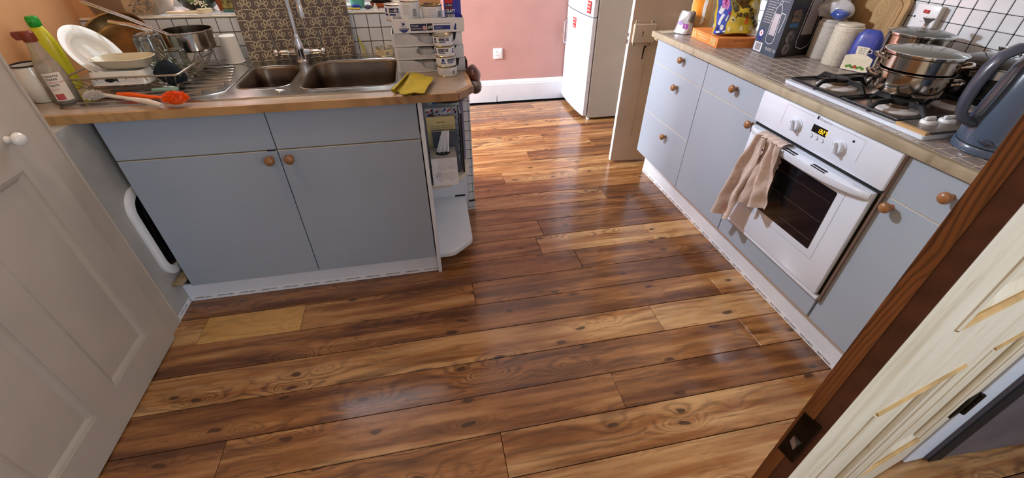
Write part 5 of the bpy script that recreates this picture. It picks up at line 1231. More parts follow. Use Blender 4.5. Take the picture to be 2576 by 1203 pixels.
decal('orange_print', ob, Mp, [[(-0.055, 0.10), (-0.020, 0.085), (-0.004, 0.070), (0.004, 0.15), (0.0, 0.25), (-0.052, 0.25)]], pm('orange_ink', (228, 142, 36), 0.5, var=0.1), **PBq)
decal('white_stripe', ob, Mp, [[(-0.004, 0.04), (0.012, 0.06), (0.030, 0.24), (0.008, 0.25)]], INKW, lift=0.0014, **PBq)
pk = thing('purple_packet', 'small purple and white packet between the tall paper bag and the snack bag', 'packet', (1.72, 0.63, ZW))
Mp = frame_mat((1.715, 0.640, ZW + 0.002), (0.8, -0.6, 0), (0, 0.0, 1))
pouch(pk, 'packet_body', Mp, 0.075, 0.115, 0.045, pm('white_gloss_film', (224, 218, 226), 0.3, coat=0.4), 0.005, 17, 0.8)
decal('purple_band', pk, Mp, [[(-0.034, 0.060), (0.028, 0.050), (0.028, 0.078), (-0.033, 0.086)]], pm('deep_purple_print', (112, 58, 142), 0.35), wd=0.075, ht=0.115, th=0.045, crumple=0.005, seed=17, topw=0.8)

# ------------------------------------------------------------------ fridge freezer
fg = thing('fridge_freezer', 'white fridge freezer with grey side and red stickers by the pink wall', 'fridge', (1.65, 2.03, 0))
FY0, FY1, FXd = 1.712, 2.345, 1.362
obj('cabinet_body', MB().box((1.415, FY0, 0.022), (1.985, FY1, 1.62), 0.004), FRIDGEG, fg)
obj('door_seal', MB().box((1.404, FY0 + 0.006, 0.045), (1.415, FY1 - 0.006, 1.615)), pm('grey_seal', (112, 106, 104), 0.7), fg)
def fdoor(z0, z1):
    L = []
    for z in (z0, z1):
        L.append([(1.404, FY0, z)] + [(1.404 - 0.030 - 0.028 * math.sin(PI * k / 12) ** 0.6 * 0.7, FY0 + (FY1 - FY0) * k / 12, z) for k in range(13)] + [(1.404, FY1, z)])
    return obj('fridge_door', MB().loft(L, cap0=True, cap1=True, smooth=False), FRIDGEW, fg)
fd1 = fdoor(0.045, 0.812); fd2 = fdoor(0.820, 1.615)
obj('hinge_block', MB().box((1.404, FY0 + 0.004, 0.805), (1.43, FY0 + 0.05, 0.826), 0.002), BLACKM, fg)
obj('foot', MB().lathe([(0.016, 0), (0.016, 0.022), (0, 0.022)], 16, Matrix.Translation((1.44, FY0 + 0.04, 0))), WHITEPL, fg)
obj('foot', MB().lathe([(0.016, 0), (0.016, 0.022), (0, 0.022)], 16, Matrix.Translation((1.44, FY1 - 0.04, 0))), WHITEPL, fg)
obj('door_handle', MB().tube([(1.3665, 2.30, 0.71), (1.335, 2.30, 0.70), (1.332, 2.30, 0.53), (1.3665, 2.30, 0.515)], 0.0115, 10), CHROME, fd1)
for (py_, pz, wd, ht, fdr) in ((1.79, 0.880, 0.075, 0.085, fd2), (2.075, 0.725, 0.075, 0.075, fd1)):
    kk = (py_ - FY0) / (FY1 - FY0) ; xs = 1.404 - 0.030 - 0.0196 * math.sin(PI * kk) ** 0.6 - 0.0035
    stk = obj('sticker', MB().box((xs, py_ - wd / 2, pz - ht / 2), (xs + 0.0035, py_ + wd / 2, pz + ht / 2)), INKR, fdr, label='red sticker')
    mb = MB()
    for i, s_ in enumerate(('FREE', 'PARTS', 'GUARANTEE')): put_text(mb, s_, 0.018, FO((xs - 0.0003, py_ + wd * 0.42, pz + ht * 0.22 - 0.024 * i)), width=wd * 0.8)
    obj('lettering', mb, INKW, stk)
for z_ in (0.33, 0.60, 0.93): obj('plug', MB().lathe([(0.004, 0), (0.003, 0.001), (0, 0.001)], 10, Matrix.Translation((1.387, FY0, z_)) @ Matrix.Rotation(PI / 2, 4, 'X')), INKG, fg)

# ------------------------------------------------------------------ goods on the sink worktop
ZK = 0.8885
def T3(x, y, z): return Matrix.Translation((x, y, z))
# cat food cartons and tins
LBL = pm('tin_label_white', (226, 228, 232), 0.4, var=0.02)
def patch(mb, cx, cy, r, a0, a1, z0, z1, n=6):
    vs = []
    for i in range(n + 1):
        a = a0 + (a1 - a0) * i / n
        vs += [(cx + r * math.sin(a), cy - r * math.cos(a), z0), (cx + r * math.sin(a), cy - r * math.cos(a), z1)]
    return mb.add(vs, [(2 * i, 2 * i + 2, 2 * i + 3, 2 * i + 1) for i in range(n)])
def tin(name, label, x, y, z, r, h, group=None, rot=0.0, blue=True, lbl=None, top=None):
    t = thing(name, label, 'tin', (x, y, z), group)
    obj('tin_body', ring(x, y, [(0, z + 0.001), (r - 0.003, z + 0.001), (r - 0.001, z), (r, z + 0.002), (r - 0.0015, z + 0.004), (r - 0.0015, z + h - 0.004), (r, z + h - 0.002), (r, z + h), (r - 0.002, z + h), (r - 0.003, z + h - 0.003), (r - 0.012, z + h - 0.004), (0, z + h - 0.004)], 36), top or TINM, t)
    lb_ = obj('label', ring(x, y, [(r - 0.0011, z + 0.0045), (r - 0.0009, z + 0.005), (r - 0.0009, z + h - 0.005), (r - 0.0011, z + h - 0.0045)], 36), lbl or LBL, t)
    R_ = r - 0.0006
    if blue:
        for (a0, a1, z0, z1, m) in ((-0.35, 0.42, 0.52, 0.80, INKN), (-0.35, 0.30, 0.36, 0.46, INKB), (0.46, 0.66, 0.52, 0.80, INK), (-1.05, -0.55, 0.34, 0.46, INKB), (-0.92, -0.66, 0.52, 0.80, INKB), (1.05, 1.45, 0.36, 0.50, INKB), (1.15, 1.35, 0.54, 0.8, INKB)):
            obj('label_print', patch(MB(), x, y, R_, a0 + rot, a1 + rot, z + h * z0, z + h * z1), m, lb_)
        mb = MB(); put_text(mb, 'FOOD', h * 0.14, T3(x, y, z + h * 0.60) @ Matrix.Rotation(rot - 0.28, 4, 'Z'), wrap=R_ + 0.0003); put_text(mb, 'z/d', h * 0.16, T3(x, y, z + h * 0.60) @ Matrix.Rotation(rot + 0.49, 4, 'Z'), wrap=R_ + 0.0003)
        obj('lettering', mb, INKW, lb_, kind='stuff')
        obj('red_dot', patch(MB(), x, y, R_ + 0.0003, 0.20 + rot, 0.36 + rot, z + h * 0.58, z + h * 0.74), pm('pale_pink_print', (226, 190, 196), 0.5), lb_)
    else:
        mb = MB()
        for i in range(5): put_text(mb, 'veterinary diet for cats', h * 0.08, T3(x, y, z + h * (0.74 - 0.11 * i)) @ Matrix.Rotation(rot - 0.55, 4, 'Z'), wrap=R_, width=r * 0.75)
        for i in range(9): patch(mb, x, y, R_, 0.45 + rot + 0.045 * i, 0.45 + rot + 0.045 * i + (0.03 if i % 3 else 0.018), z + h * 0.2, z + h * 0.6, 1)
        obj('lettering', mb, INKG, lb_, kind='stuff')
    return t
cx_, cy_ = 0.137, 0.148
names = ('bottom tin of the stack of four cat food tins, showing its barcode', 'second tin from the bottom in the stack of four cat food tins', 'third tin from the bottom in the stack of four cat food tins', 'top tin of the stack of four cat food tins beside the cartons')
for i in range(4):
    tin('food_tin', names[i], cx_ + (0.004, 0.002, 0.0, -0.002)[i], cy_ + (0, 0.002, 0, 0.003)[i], ZK + 0.0385 * i, 0.0415, 0.038, 'stack of four cat food tins', rot=(0, 0.45, -0.35, -0.15)[i], blue=i > 0)
tin('food_tin', 'single tin standing beside the back corner of the large sink bowl', -0.125, 0.518, ZK + 0.001, 0.041, 0.036, None, rot=-0.3, blue=False, lbl=pm('yellowish_label', (222, 206, 160), 0.4))
# three open cartons full of tins
TRX0, TRX1, TRY0, TRY1 = -0.060, 0.222, 0.196, 0.372
WRAP = pm('cling_film', (230, 232, 236), 0.12, trans=0.55, ior=1.15, bump=1.0, bscale=60, alpha=0.35)
lab = ('bottom cut-open white carton of cat food tins', 'middle cut-open white carton of cat food tins', 'upper cut-open white carton of cat food tins under the printed tray')
TH = 0.0495
def trayshell(par, x0, x1, y0, y1, z0, h, cuts, mat=CARD, fr=1.0):
    mb = MB().box((x0, y0, z0), (x1, y1, z0 + 0.002)).box((x0, y1 - 0.002, z0), (x1, y1, z0 + h)).box((x1 - 0.002, y0, z0), (x1, y1, z0 + h)).box((x0, y0, z0), (x0 + 0.002, y1, z0 + h))
    obj('carton', mb, mat, par)
    poly = [(x0, z0), (x1, z0), (x1, z0 + h)] + [(x0 + (x1 - x0) * a, z0 + h * b) for a, b in cuts] + [(x0, z0 + h)]
    obj('front_flap', MB().prism(poly, 0, 0.002, Matrix(((1, 0, 0, 0), (0, 0, 1, y0 - 0.001), (0, 1, 0, 0), (0, 0, 0, 1)))), mat, par)
for k in range(3):
    z0 = ZK + 0.0005 + (TH + 0.0015) * k; dx = (0.0, -0.003, -0.007)[k]
    t = thing('open_carton', lab[k], 'carton', (0.08, 0.28, z0), 'cat food cartons')
    cuts = [(0.92, 1.0), (0.90, 0.45), (0.82, 0.16), (0.48, 0.14), (0.38, 0.40), (0.36, 0.72), (0.24, 0.97)] if k != 1 else [(0.90, 1.0), (0.84, 0.40), (0.36, 0.36), (0.30, 0.6), (0.34, 0.97)]
    trayshell(t, TRX0 + dx, TRX1 + dx, TRY0, TRY1, z0, TH, cuts)
    obj('film_wrap', disp(MB().box((TRX0 + dx + 0.01, TRY0 - 0.0045, z0 + 0.008), (TRX0 + dx + 0.15, TRY0 - 0.0035, z0 + TH - 0.002), 0.0), 0.001, 90), WRAP, t)
    for j in range(3):
        for m in range(1):
            xx = TRX0 + dx + 0.0485 + 0.0905 * j; yy = TRY0 + 0.0460 + 0.086 * m
            if j == 2: continue
            tin('food_tin', ('left', 'middle')[j] + ' grey-labelled tin in the front row of the ' + ('bottom', 'middle', 'upper')[k] + ' cut-open carton', xx, yy, z0 + 0.0025, 0.0415, 0.038, 'tins inside the cut-open cartons', rot=0.3 * j - 0.2, blue=False)
# printed tray on top
ZT = ZK + 0.0005 + (TH + 0.0015) * 3
tr = thing('printed_tray', 'white printed cat food tray with blue labels on top of the cartons', 'tray', (0.08, 0.28, ZT))
x0, x1, y0 = -0.056, 0.226, 0.192
obj('tray', MB().box((x0, y0, ZT), (x1, 0.375, ZT + 0.002)).box((x0, 0.373, ZT), (x1, 0.375, ZT + 0.052)).box((x1 - 0.002, y0, ZT), (x1, 0.375, ZT + 0.052)).box((x0, y0, ZT), (x0 + 0.002, 0.375, ZT + 0.052)), CARD, tr)
Mtr = frame_mat((x0, y0 - 0.002, ZT), (1, 0, 0), (0, 0, 1), (0, -1, 0))
obj('front_panel', MB().box((0, 0, -0.002), (x1 - x0, 0.052, 0.0), M=Mtr), CARD, tr)
def pr_(name, poly, mat, lift=0.0004): return obj(name, MB().prism(poly, 0, lift, Mtr), mat, tr)
def rc_(a, b, c, d): return [(a, b), (c, b), (c, d), (a, d)]
pr_('navy_panel', rc_(0.068, 0.008, 0.130, 0.033), INKN); pr_('navy_panel', rc_(0.133, 0.008, 0.155, 0.034), INK)
pr_('blue_banner', rc_(0.160, 0.010, 0.226, 0.026), INKB); pr_('blue_banner', [(0.022, 0.018), (0.062, 0.018), (0.058, 0.010), (0.048, 0.003), (0.036, 0.003), (0.026, 0.010)], INKB)
ln = MB(); ribbon(ln, rc_(0.032, 0.019, 0.052, 0.041), 0.0008, 0.0004, True, Mtr); obj('emblem_frame', ln, INKB, tr)
pr_('emblem_square', rc_(0.037, 0.029, 0.047, 0.038), INKB); pr_('round_badge', ell(0.122, 0.018, 0.0075, 0.0075, 0, 20), pm('pale_pink_print', (226, 190, 196)), 0.0007)
ln = MB(); ribbon(ln, ell(0.122, 0.018, 0.0045, 0.0045, 0, 14), 0.0012, 0.0009, True, Mtr); ribbon(ln, [(0.119, 0.015), (0.125, 0.021)], 0.001, 0.0009, M=Mtr); obj('badge_mark', ln, INKR, tr, kind='stuff')
mb = MB()
put_text(mb, 'FOOD', 0.0105, Mtr @ T3(0.071, 0.0222, 0.0007)); put_text(mb, 'SENSITIVITIES', 0.0062, Mtr @ T3(0.071, 0.0135, 0.0007), width=0.040)
put_text(mb, 'z/d', 0.015, Mtr @ T3(0.144, 0.016, 0.0007), center=True, bold=0.02); put_text(mb, 'ORIGINAL', 0.006, Mtr @ T3(0.166, 0.0155, 0.0007)); put_text(mb, 'PRESCRIPTION DIET', 0.0055, Mtr @ T3(0.042, 0.0125, 0.0007), width=0.032, center=True)
obj('lettering', mb, INKW, tr, label='white lettering')
mb = MB(); put_text(mb, 'VETERINARIAN RECOMMENDED', 0.0055, Mtr @ T3(0.159, 0.0305, 0.0006), width=0.070); put_text(mb, "HILL'S", 0.0055, Mtr @ T3(0.042, 0.0225, 0.0006), center=True)
obj('lettering', mb, INKN, tr, label='navy lettering')
cat = [(0, 0), (0.010, 0), (0.011, 0.004), (0.009, 0.010), (0.0095, 0.014), (0.011, 0.018), (0.010, 0.0215), (0.0095, 0.0245), (0.0075, 0.0222), (0.0055, 0.0235), (0.0052, 0.020), (0.0035, 0.016), (0.001, 0.010), (-0.0005, 0.005)]
pr_('cat_silhouette', [(0.240 + x, 0.008 + y) for x, y in cat], INKB)
ln = MB(); ribbon(ln, [(0.240, 0.0095), (0.236, 0.011), (0.235, 0.016), (0.237, 0.020), (0.2345, 0.023), (0.231, 0.022)], 0.0012, 0.0004, M=Mtr); obj('cat_tail', ln, INKB, tr)
tin('food_tin', 'tall pale tin with small print on the printed tray', 0.018, 0.240, ZT + 0.044, 0.040, 0.068, 'tins on the printed tray', rot=-0.2, blue=False)
tin('food_tin', 'wide grey-printed tin beside the tall pale tin on the tray', 0.104, 0.245, ZT + 0.042, 0.0425, 0.052, 'tins on the printed tray', rot=0.1, blue=False, top=pm('dark_gold_tin', (150, 136, 100), 0.25, 1.0))
tin('food_tin', 'tin with navy label leaning at the left end of the printed tray', -0.045, 0.315, ZT + 0.03, 0.040, 0.060, 'tins on the printed tray', rot=-0.2)
for j in range(3): tin('food_tin', ('left', 'middle', 'right')[j] + ' tin of the lower layer inside the printed tray', TRX0 + 0.0495 + 0.0905 * j, TRY0 + 0.048, ZT + 0.0025, 0.0415, 0.038, 'tins low in the printed tray', blue=False)
cr = thing('blue_packet', 'royal blue packet with white and red print at the right of the tray', 'packet', (0.190, 0.255, ZT + 0.003))
Mc = frame_mat((0.155, 0.232, ZT + 0.004), (1, 0, 0), (0, 0, 1), (0, -1, 0))
obj('packet_body', MB().box((0.0, 0.0, -0.05), (0.067, 0.19, 0.0), 0.004, Mc, 2), pm('royal_blue_film', (40, 44, 168), 0.3, var=0.08, coat=0.4), cr)
obj('dark_side', MB().prism(rc_(0.001, 0.002, 0.034, 0.186), 0.0003, 0.0007, Mc), pm('navy_film', (26, 28, 82), 0.3), cr)
obj('red_shield', MB().prism([(0.002, 0.094), (0.034, 0.092), (0.037, 0.112), (0.034, 0.124), (0.002, 0.124)], 0.0007, 0.0011, Mc), INKR, cr)
obj('red_band', MB().prism(rc_(0.002, 0.072, 0.034, 0.080), 0.0007, 0.0011, Mc), pm('dim_red_print', (120, 34, 48), 0.4), cr)
mb = MB(); put_text(mb, 'CRAFT', 0.0165, Mc @ T3(0.002, 0.060, 0.0009), width=0.040, bold=0.02); put_text(mb, 'CIDER', 0.0165, Mc @ T3(0.002, 0.042, 0.0009), width=0.040, bold=0.02); put_text(mb, 'II IPA', 0.010, Mc @ T3(0.006, 0.083, 0.0009), width=0.025); put_text(mb, 'MIXED PACK', 0.006, Mc @ T3(0.005, 0.106, 0.0012), width=0.026)
obj('lettering', mb, INKW, cr)

# yellow dish cloth folded at the edge of the worktop
yc = thing('dish_cloth', 'folded yellow ribbed dish cloth on the corner of the sink worktop', 'cloth', (0.0, 0.04, ZK))
pts4 = [P(1005, 240, 2, ZK + 0.01), P(1035, 187, 2, ZK + 0.008), P(1091, 201, 2, ZK + 0.008), P(1068, 241, 2, ZK + 0.006)]
def clothsheet(q, n=22, z0=0.004, amp=0.003, seed=1, edge=0.0):
    L = []
    for i in range(n + 1):
        r = []
        for j in range(n + 1):
            s, t = i / n, j / n
            p = q[0] * (1 - s) * (1 - t) + q[1] * s * (1 - t) + q[2] * s * t + q[3] * (1 - s) * t
            z = z0 + amp * noise.noise(Vector((s * 2.5, t * 2.5, seed))) + edge * math.sin(PI * s) ** 2 + 0.0006 * (1 if j % 2 else -1)
            r.append((p.x, p.y, ZK + max(z, 0.0012)))
        L.append(r)
    mb = MB(); mb.loft(L, closed=False)
    LL = [[(x, y, z - 0.0022) for x, y, z in r] for r in L]; mb.loft(LL, closed=False)
    for a_, b_ in ((L[0], LL[0]), (L[-1], LL[-1]), ([r[0] for r in L], [r[0] for r in LL]), ([r[-1] for r in L], [r[-1] for r in LL])): mb.loft([a_, b_], closed=False)
    return mb
obj('top_layer', clothsheet(pts4, z0=0.017, amp=0.006, seed=2), CLOTHY, yc)
q5 = [P(983, 228, 2, ZK), P(1030, 192, 2, ZK), P(1084, 206, 2, ZK), P(1030, 245, 2, ZK)]
obj('bottom_layer', clothsheet(q5, z0=0.006, amp=0.003, seed=5), CLOTHY, yc)
L = []
for i in range(15):
    a = -PI / 2 + PI * i / 14
    e0 = (pts4[0] + q5[0]) / 2; e1 = (pts4[1] + q5[1]) / 2; nrm = Vector((-(e1 - e0).y, (e1 - e0).x, 0)).normalized()
    if nrm.x > 0: nrm = -nrm
    L.append([tuple(e0.lerp(e1, k / 10) + nrm * (0.012 * math.cos(a)) + Vector((0, 0, ZK + 0.0115 + 0.0075 * math.sin(a) - e0.lerp(e1, k / 10).z))) for k in range(11)])
obj('fold', MB().loft(L, closed=False), CLOTHY, yc)

# washing-up brushes
def brush(name, label, hp, rs, mat, headc, headr, bmat, nb, bl, seed, soft=False):
    t = thing(name, label, 'brush', tuple(hp[0]))
    obj('handle', MB().tube(hp, 0.006, 10, rs=rs), mat, t)
    bm = bmesh.new(); bmesh.ops.create_icosphere(bm, subdivisions=2, radius=1)
    obj('head', MB().bm(bm, Matrix.Translation(headc) @ Matrix.Diagonal((headr[0], headr[1], headr[2], 1)), True), mat, t)
    mb = MB(); r_ = random.Random(seed)
    for i in range(nb):
        a = r_.uniform(0, 2 * PI); b = math.acos(r_.uniform(-0.15, 1.0)); d = Vector((math.sin(b) * math.cos(a), math.sin(b) * math.sin(a), math.cos(b)))
        p0 = Vector(headc) + Vector((d.x * headr[0] * 0.85, d.y * headr[1] * 0.85, d.z * headr[2] * 0.85))
        p1 = p0 + d * bl * r_.uniform(0.7, 1.1)
        if p1.z < ZK + 0.002: p1.z = ZK + 0.002
        mb.tube([tuple(p0), tuple(p1)], 0.0011 if not soft else 0.0008, 4)
    obj('bristles', mb, bmat, t, kind='stuff')
    return t
a_ = P(300, 240, 2, ZK + 0.012); b_ = P(405, 246, 2, ZK + 0.014); c_ = P(442, 250, 2, ZK + 0.026)
brush('washing_up_brush', 'bright orange washing-up brush lying on the worktop edge', [a_, a_.lerp(b_, 0.3) + Vector((0, 0, 0.004)), a_.lerp(b_, 0.75), b_, c_], [0.011, 0.010, 0.007, 0.006, 0.007], ORANGEP, c_, (0.034, 0.020, 0.018), ORANGEP, 420, 0.014, 3)
a_ = P(408, 266, 2, ZK + 0.010); b_ = P(268, 240, 2, ZK + 0.016); c_ = P(238, 244, 2, ZK + 0.016)
PINKW = pm('off_white_brush_plastic', (224, 212, 200), 0.4)
brush('washing_up_brush', 'off-white washing-up brush with worn bristles in front of the orange one', [a_, a_.lerp(b_, 0.25) + Vector((0, 0, 0.005)), a_.lerp(b_, 0.65) + Vector((0, 0, 0.003)), b_, c_], [0.0085, 0.010, 0.006, 0.007, 0.010], PINKW, c_, (0.020, 0.014, 0.010), pm('worn_bristle', (214, 204, 194), 0.8), 500, 0.016, 5, True)

# white beaker upside down by the sink
bk = tag(obj('white_beaker', ring(-0.772, 0.487, [(0.030, 0.8935), (0.0385, 0.8935), (0.0395, 0.897), (0.0375, 0.899), (0.0335, 0.985), (0.0325, 1.001), (0.029, 1.004), (0, 1.0045), (0, 1.0), (0.028, 1.0), (0.031, 0.98)], 40), pm('cream_white_plastic', (232, 226, 214), 0.4, var=0.01), loc=(-0.772, 0.487, 0.8935)), 'white beaker upside down between the dish rack and the splash board', 'beaker')

# spray bottle, yellow bottle
SPX, SPY = -1.185, 0.045
spb = thing('spray_bottle', 'clear plastic spray bottle with brown cap and printed label', 'bottle', (SPX, SPY, ZK))
obj('bottle_body', ring(SPX, SPY, [(0, ZK + 0.001), (0.032, ZK + 0.001), (0.036, ZK + 0.006), (0.038, ZK + 0.03), (0.037, ZK + 0.09), (0.034, ZK + 0.115), (0.022, ZK + 0.155), (0.016, ZK + 0.185), (0.0145, ZK + 0.20), (0, ZK + 0.20)], 40), pm('hazy_clear_plastic', (206, 192, 176), 0.22, trans=0.62, ior=1.2, var=0.08, scale=30, alpha=0.85), spb)
obj('cleaning_liquid', ring(SPX, SPY, [(0, ZK + 0.003), (0.030, ZK + 0.003), (0.0345, ZK + 0.01), (0.036, ZK + 0.03), (0.0355, ZK + 0.055), (0, ZK + 0.055)], 32), pm('grey_liquid', (124, 112, 92), 0.1, trans=0.5, ior=1.33), spb)
BRC = pm('brown_cap_plastic', (120, 48, 26), 0.3, coat=0.3)
obj('cap', ring(SPX, SPY, [(0.0175, ZK + 0.196), (0.0185, ZK + 0.200), (0.0175, ZK + 0.222), (0.013, ZK + 0.226), (0, ZK + 0.226)], 28), BRC, spb)
Mcap = T3(SPX, SPY, ZK + 0.215) @ Matrix.Rotation(0.3, 4, 'Z')
obj('nozzle', MB().prism([(-0.036, 0.0), (-0.030, -0.012), (0.010, -0.014), (0.014, 0.004), (0.006, 0.012), (-0.034, 0.012)], -0.009, 0.009, Mcap @ Matrix.Rotation(PI / 2, 4, 'X')), BRC, spb)
lb_ = obj('label', patch(MB(), SPX, SPY, 0.0384, -0.1, 1.15, ZK + 0.015, ZK + 0.105, 10), pm('cream_paper_label', (222, 208, 190), 0.5), spb)
mb = MB(); mr = MB()
for i, s_ in enumerate(('THIS BOTTLE', 'CLEANS', '', "THAT'S", '')):
    if s_: put_text(mb, s_, 0.0085, T3(SPX, SPY, ZK + 0.092 - 0.0098 * i) @ Matrix.Rotation(-0.04, 4, 'Z'), wrap=0.0388, width=0.036 if i == 0 else None, bold=0.02)
for i, s_ in enumerate(('TOUGH DIRT', 'A LOT')): put_text(mr, s_, 0.0075, T3(SPX, SPY, ZK + 0.0725 - 0.022 * i) @ Matrix.Rotation(-0.04, 4, 'Z'), wrap=0.0388)
patch(mr, SPX, SPY, 0.0387, 0.0, 0.6, ZK + 0.018, ZK + 0.038, 5)
obj('lettering', mb, INK, lb_, kind='stuff'); obj('red_print', mr, pm('faded_red', (176, 74, 70), 0.5), lb_, kind='stuff')
YX, YY = -1.262, 0.215
yb = thing('washing_up_bottle', 'yellow-green plastic bottle with green cap against the orange wall', 'bottle', (YX, YY, ZK))
obj('bottle_body', MB().lathe([(0, 0.001), (0.030, 0.001), (0.034, 0.008), (0.034, 0.12), (0.032, 0.16), (0.024, 0.195), (0.0155, 0.215), (0, 0.215)], 36, T3(YX, YY, ZK), squash=(1.05, 0.75)), YELLOWL, yb)
obj('cap', MB().lathe([(0.0165, 0.212), (0.0185, 0.216), (0.0185, 0.236), (0.015, 0.244), (0, 0.246)], 28, T3(YX, YY, ZK)).box((-0.006, -0.022, 0.226), (0.006, 0.0, 0.236), 0.002, T3(YX, YY, ZK)), GREENC, yb)
# white pot and sponge behind the door frame
wp = thing('white_enamel_pot', 'white enamel pot with black rim half hidden behind the door frame', 'pot', (-1.262, 0.05, ZK))
WX, WY = -1.268, 0.085
obj('pot_body', ring(WX, WY, [(0, ZK + 0.001), (0.040, ZK + 0.001), (0.050, ZK + 0.02), (0.054, ZK + 0.06), (0.046, ZK + 0.10), (0.044, ZK + 0.118), (0.042, ZK + 0.118), (0.044, ZK + 0.1), (0.05, ZK + 0.06), (0, ZK + 0.02)], 40), CERAM, wp)
obj('black_rim', MB().tube([(WX + 0.0435 * math.cos(g), WY + 0.0435 * math.sin(g), ZK + 0.119) for g in [2 * PI * k / 30 for k in range(30)]], 0.003, 6, closed=True), BLACK, wp)
tag(obj('scouring_sponge', disp(MB().box((-1.290, -0.065, ZK + 0.001), (-1.245, -0.020, ZK + 0.055), 0.008, seg=2), 0.003, 60), pm('mustard_sponge', (150, 124, 54), 0.9, var=0.3, scale=80, bump=1.0, bscale=200), loc=(-1.265, -0.045, ZK)), 'mustard scouring sponge tucked behind the spray bottle at the door frame', 'sponge')

# ------------------------------------------------------------------ dish rack and its load
rk = thing('dish_rack', 'metal wire dish rack standing on the ribbed drainer', 'dish rack', (-1.0, 0.26, 0.895))
ZR, ZL = 0.955, 0.897
RX0, RX1, RY0, RY1 = -1.195, -0.825, 0.070, 0.450
WIRE = pm('coated_wire', (168, 158, 140), 0.35, 0.7, var=0.1)
obj('top_rim', MB().tube([(x, y, ZR) for x, y in rrect(RX0, RY0, RX1, RY1, 0.012, 4)], 0.0032, 8, closed=True), WIRE, rk)
bx_ = rrect(RX0 + 0.035, RY0 + 0.045, RX1 - 0.03, RY1 - 0.03, 0.02, 4)
obj('base_frame', MB().tube([(x, y, ZL + 0.012) for x, y in bx_], 0.0026, 8, closed=True), WIRE, rk)
for i in range(12):
    t = i / 11; xa = RX0 + 0.01 + (RX1 - RX0 - 0.02) * t; xb = RX0 + 0.045 + (RX1 - RX0 - 0.085) * t
    obj('wire', MB().tube([(xa, RY0, ZR), (xb, RY0 + 0.045, ZL + 0.012), (xb, RY1 - 0.03, ZL + 0.012), (xa, RY1, ZR)], 0.0016, 6), WIRE, rk)
for i in range(9):
    t = (i + 0.5) / 9; ya = RY0 + (RY1 - RY0) * t; yb_ = RY0 + 0.05 + (RY1 - RY0 - 0.09) * t
    obj('wire', MB().tube([(RX1, ya, ZR), (RX1 - 0.030, yb_, ZL + 0.012), (RX1 - 0.060, yb_, ZL + 0.018), (RX1 - 0.050, yb_, ZR - 0.012), (RX1 - 0.044, yb_ + 0.012, ZR - 0.012), (RX1 - 0.036, yb_ + 0.012, ZL + 0.014)], 0.0016, 6), WIRE, rk)
for (x, y) in ((RX0 + 0.05, RY0 + 0.06), (RX1 - 0.045, RY0 + 0.06), (RX0 + 0.05, RY1 - 0.05), (RX1 - 0.045, RY1 - 0.05)):
    obj('foot', MB().lathe([(0.005, 0.0), (0.005, 0.014), (0, 0.014)], 10, T3(x, y, 0.8965)), WIRE, rk)
def tilt(c, nrm): return Matrix.Translation(c) @ Vector(nrm).to_track_quat('Z', 'Y').to_matrix().to_4x4()
# dinner plate standing at the left end
Mpl = tilt((-1.120, 0.185, 1.005), (0.85, -0.10, 0.52))
pl_ = thing('dinner_plate', 'large white dinner plate standing tilted at the left of the dish rack', 'plate', (-1.09, 0.105, 0.915))
obj('plate_disc', MB().lathe([(0, 0.0), (0.055, 0.0), (0.062, 0.003), (0.068, 0.006), (0.105, 0.016), (0.107, 0.0185), (0.104, 0.0195), (0.070, 0.012), (0.067, 0.0105), (0.060, 0.0055), (0, 0.005)], 56, Mpl), CERAM, pl_)
# ceramic stand with a fish cut-out and the oval dish on it
cbx = thing('pet_bowl_stand', 'cream ceramic pet bowl with a fish-shaped cut-out below the oval dish', 'bowl', (-1.02, 0.12, 0.928))
fy0, fy1 = 0.075, 0.165
stp = rrect(-1.118, fy0, -0.930, fy1, 0.025, 6)
obj('bowl_body', MB().loft([[(x, y, 0.928) for x, y in stp], [(x, y, 0.968) for x, y in shrink(stp, 0.006)], [(x, y, 0.973) for x, y in shrink(stp, 0.010)], [(x, y, 0.968) for x, y in shrink(stp, 0.014)], [(x, y, 0.943) for x, y in shrink(stp, 0.018)]], cap0=True, cap1=True), CERAM, cbx)
Mfh = frame_mat((-1.042, fy0 + 0.0015, 0.946), (1, 0, 0), (0, -0.10, 1))
fish = [(-0.020, 0.0), (-0.014, 0.006), (-0.004, 0.0085), (0.006, 0.006), (0.013, 0.002), (0.022, 0.008), (0.020, 0.0), (0.022, -0.008), (0.013, -0.002), (0.006, -0.006), (-0.004, -0.0085), (-0.014, -0.006)]
obj('fish_cutout', MB().prism(fish, -0.0004, 0.0012, Mfh), INK, cbx)
ov_ = rrect(-1.098, 0.065, -0.902, 0.190, 0.058, 8)
od = thing('oval_dish', 'shallow cream oval dish resting on the fish-cut-out bowl', 'dish', (-1.0, 0.125, 0.9755))
obj('dish', MB().loft([[(x, y, 0.9755) for x, y in shrink(ov_, 0.030)], [(x, y, 0.983) for x, y in shrink(ov_, 0.020)], [(x, y, 1.007) for x, y in shrink(ov_, 0.004)], [(x, y, 1.010) for x, y in ov_], [(x, y, 1.011) for x, y in shrink(ov_, 0.004)], [(x, y, 1.007) for x, y in shrink(ov_, 0.008)], [(x, y, 0.989) for x, y in shrink(ov_, 0.024)]], cap0=True, cap1=True), pm('beige_ceramic', (196, 188, 160), 0.2, var=0.04, coat=0.4), od)
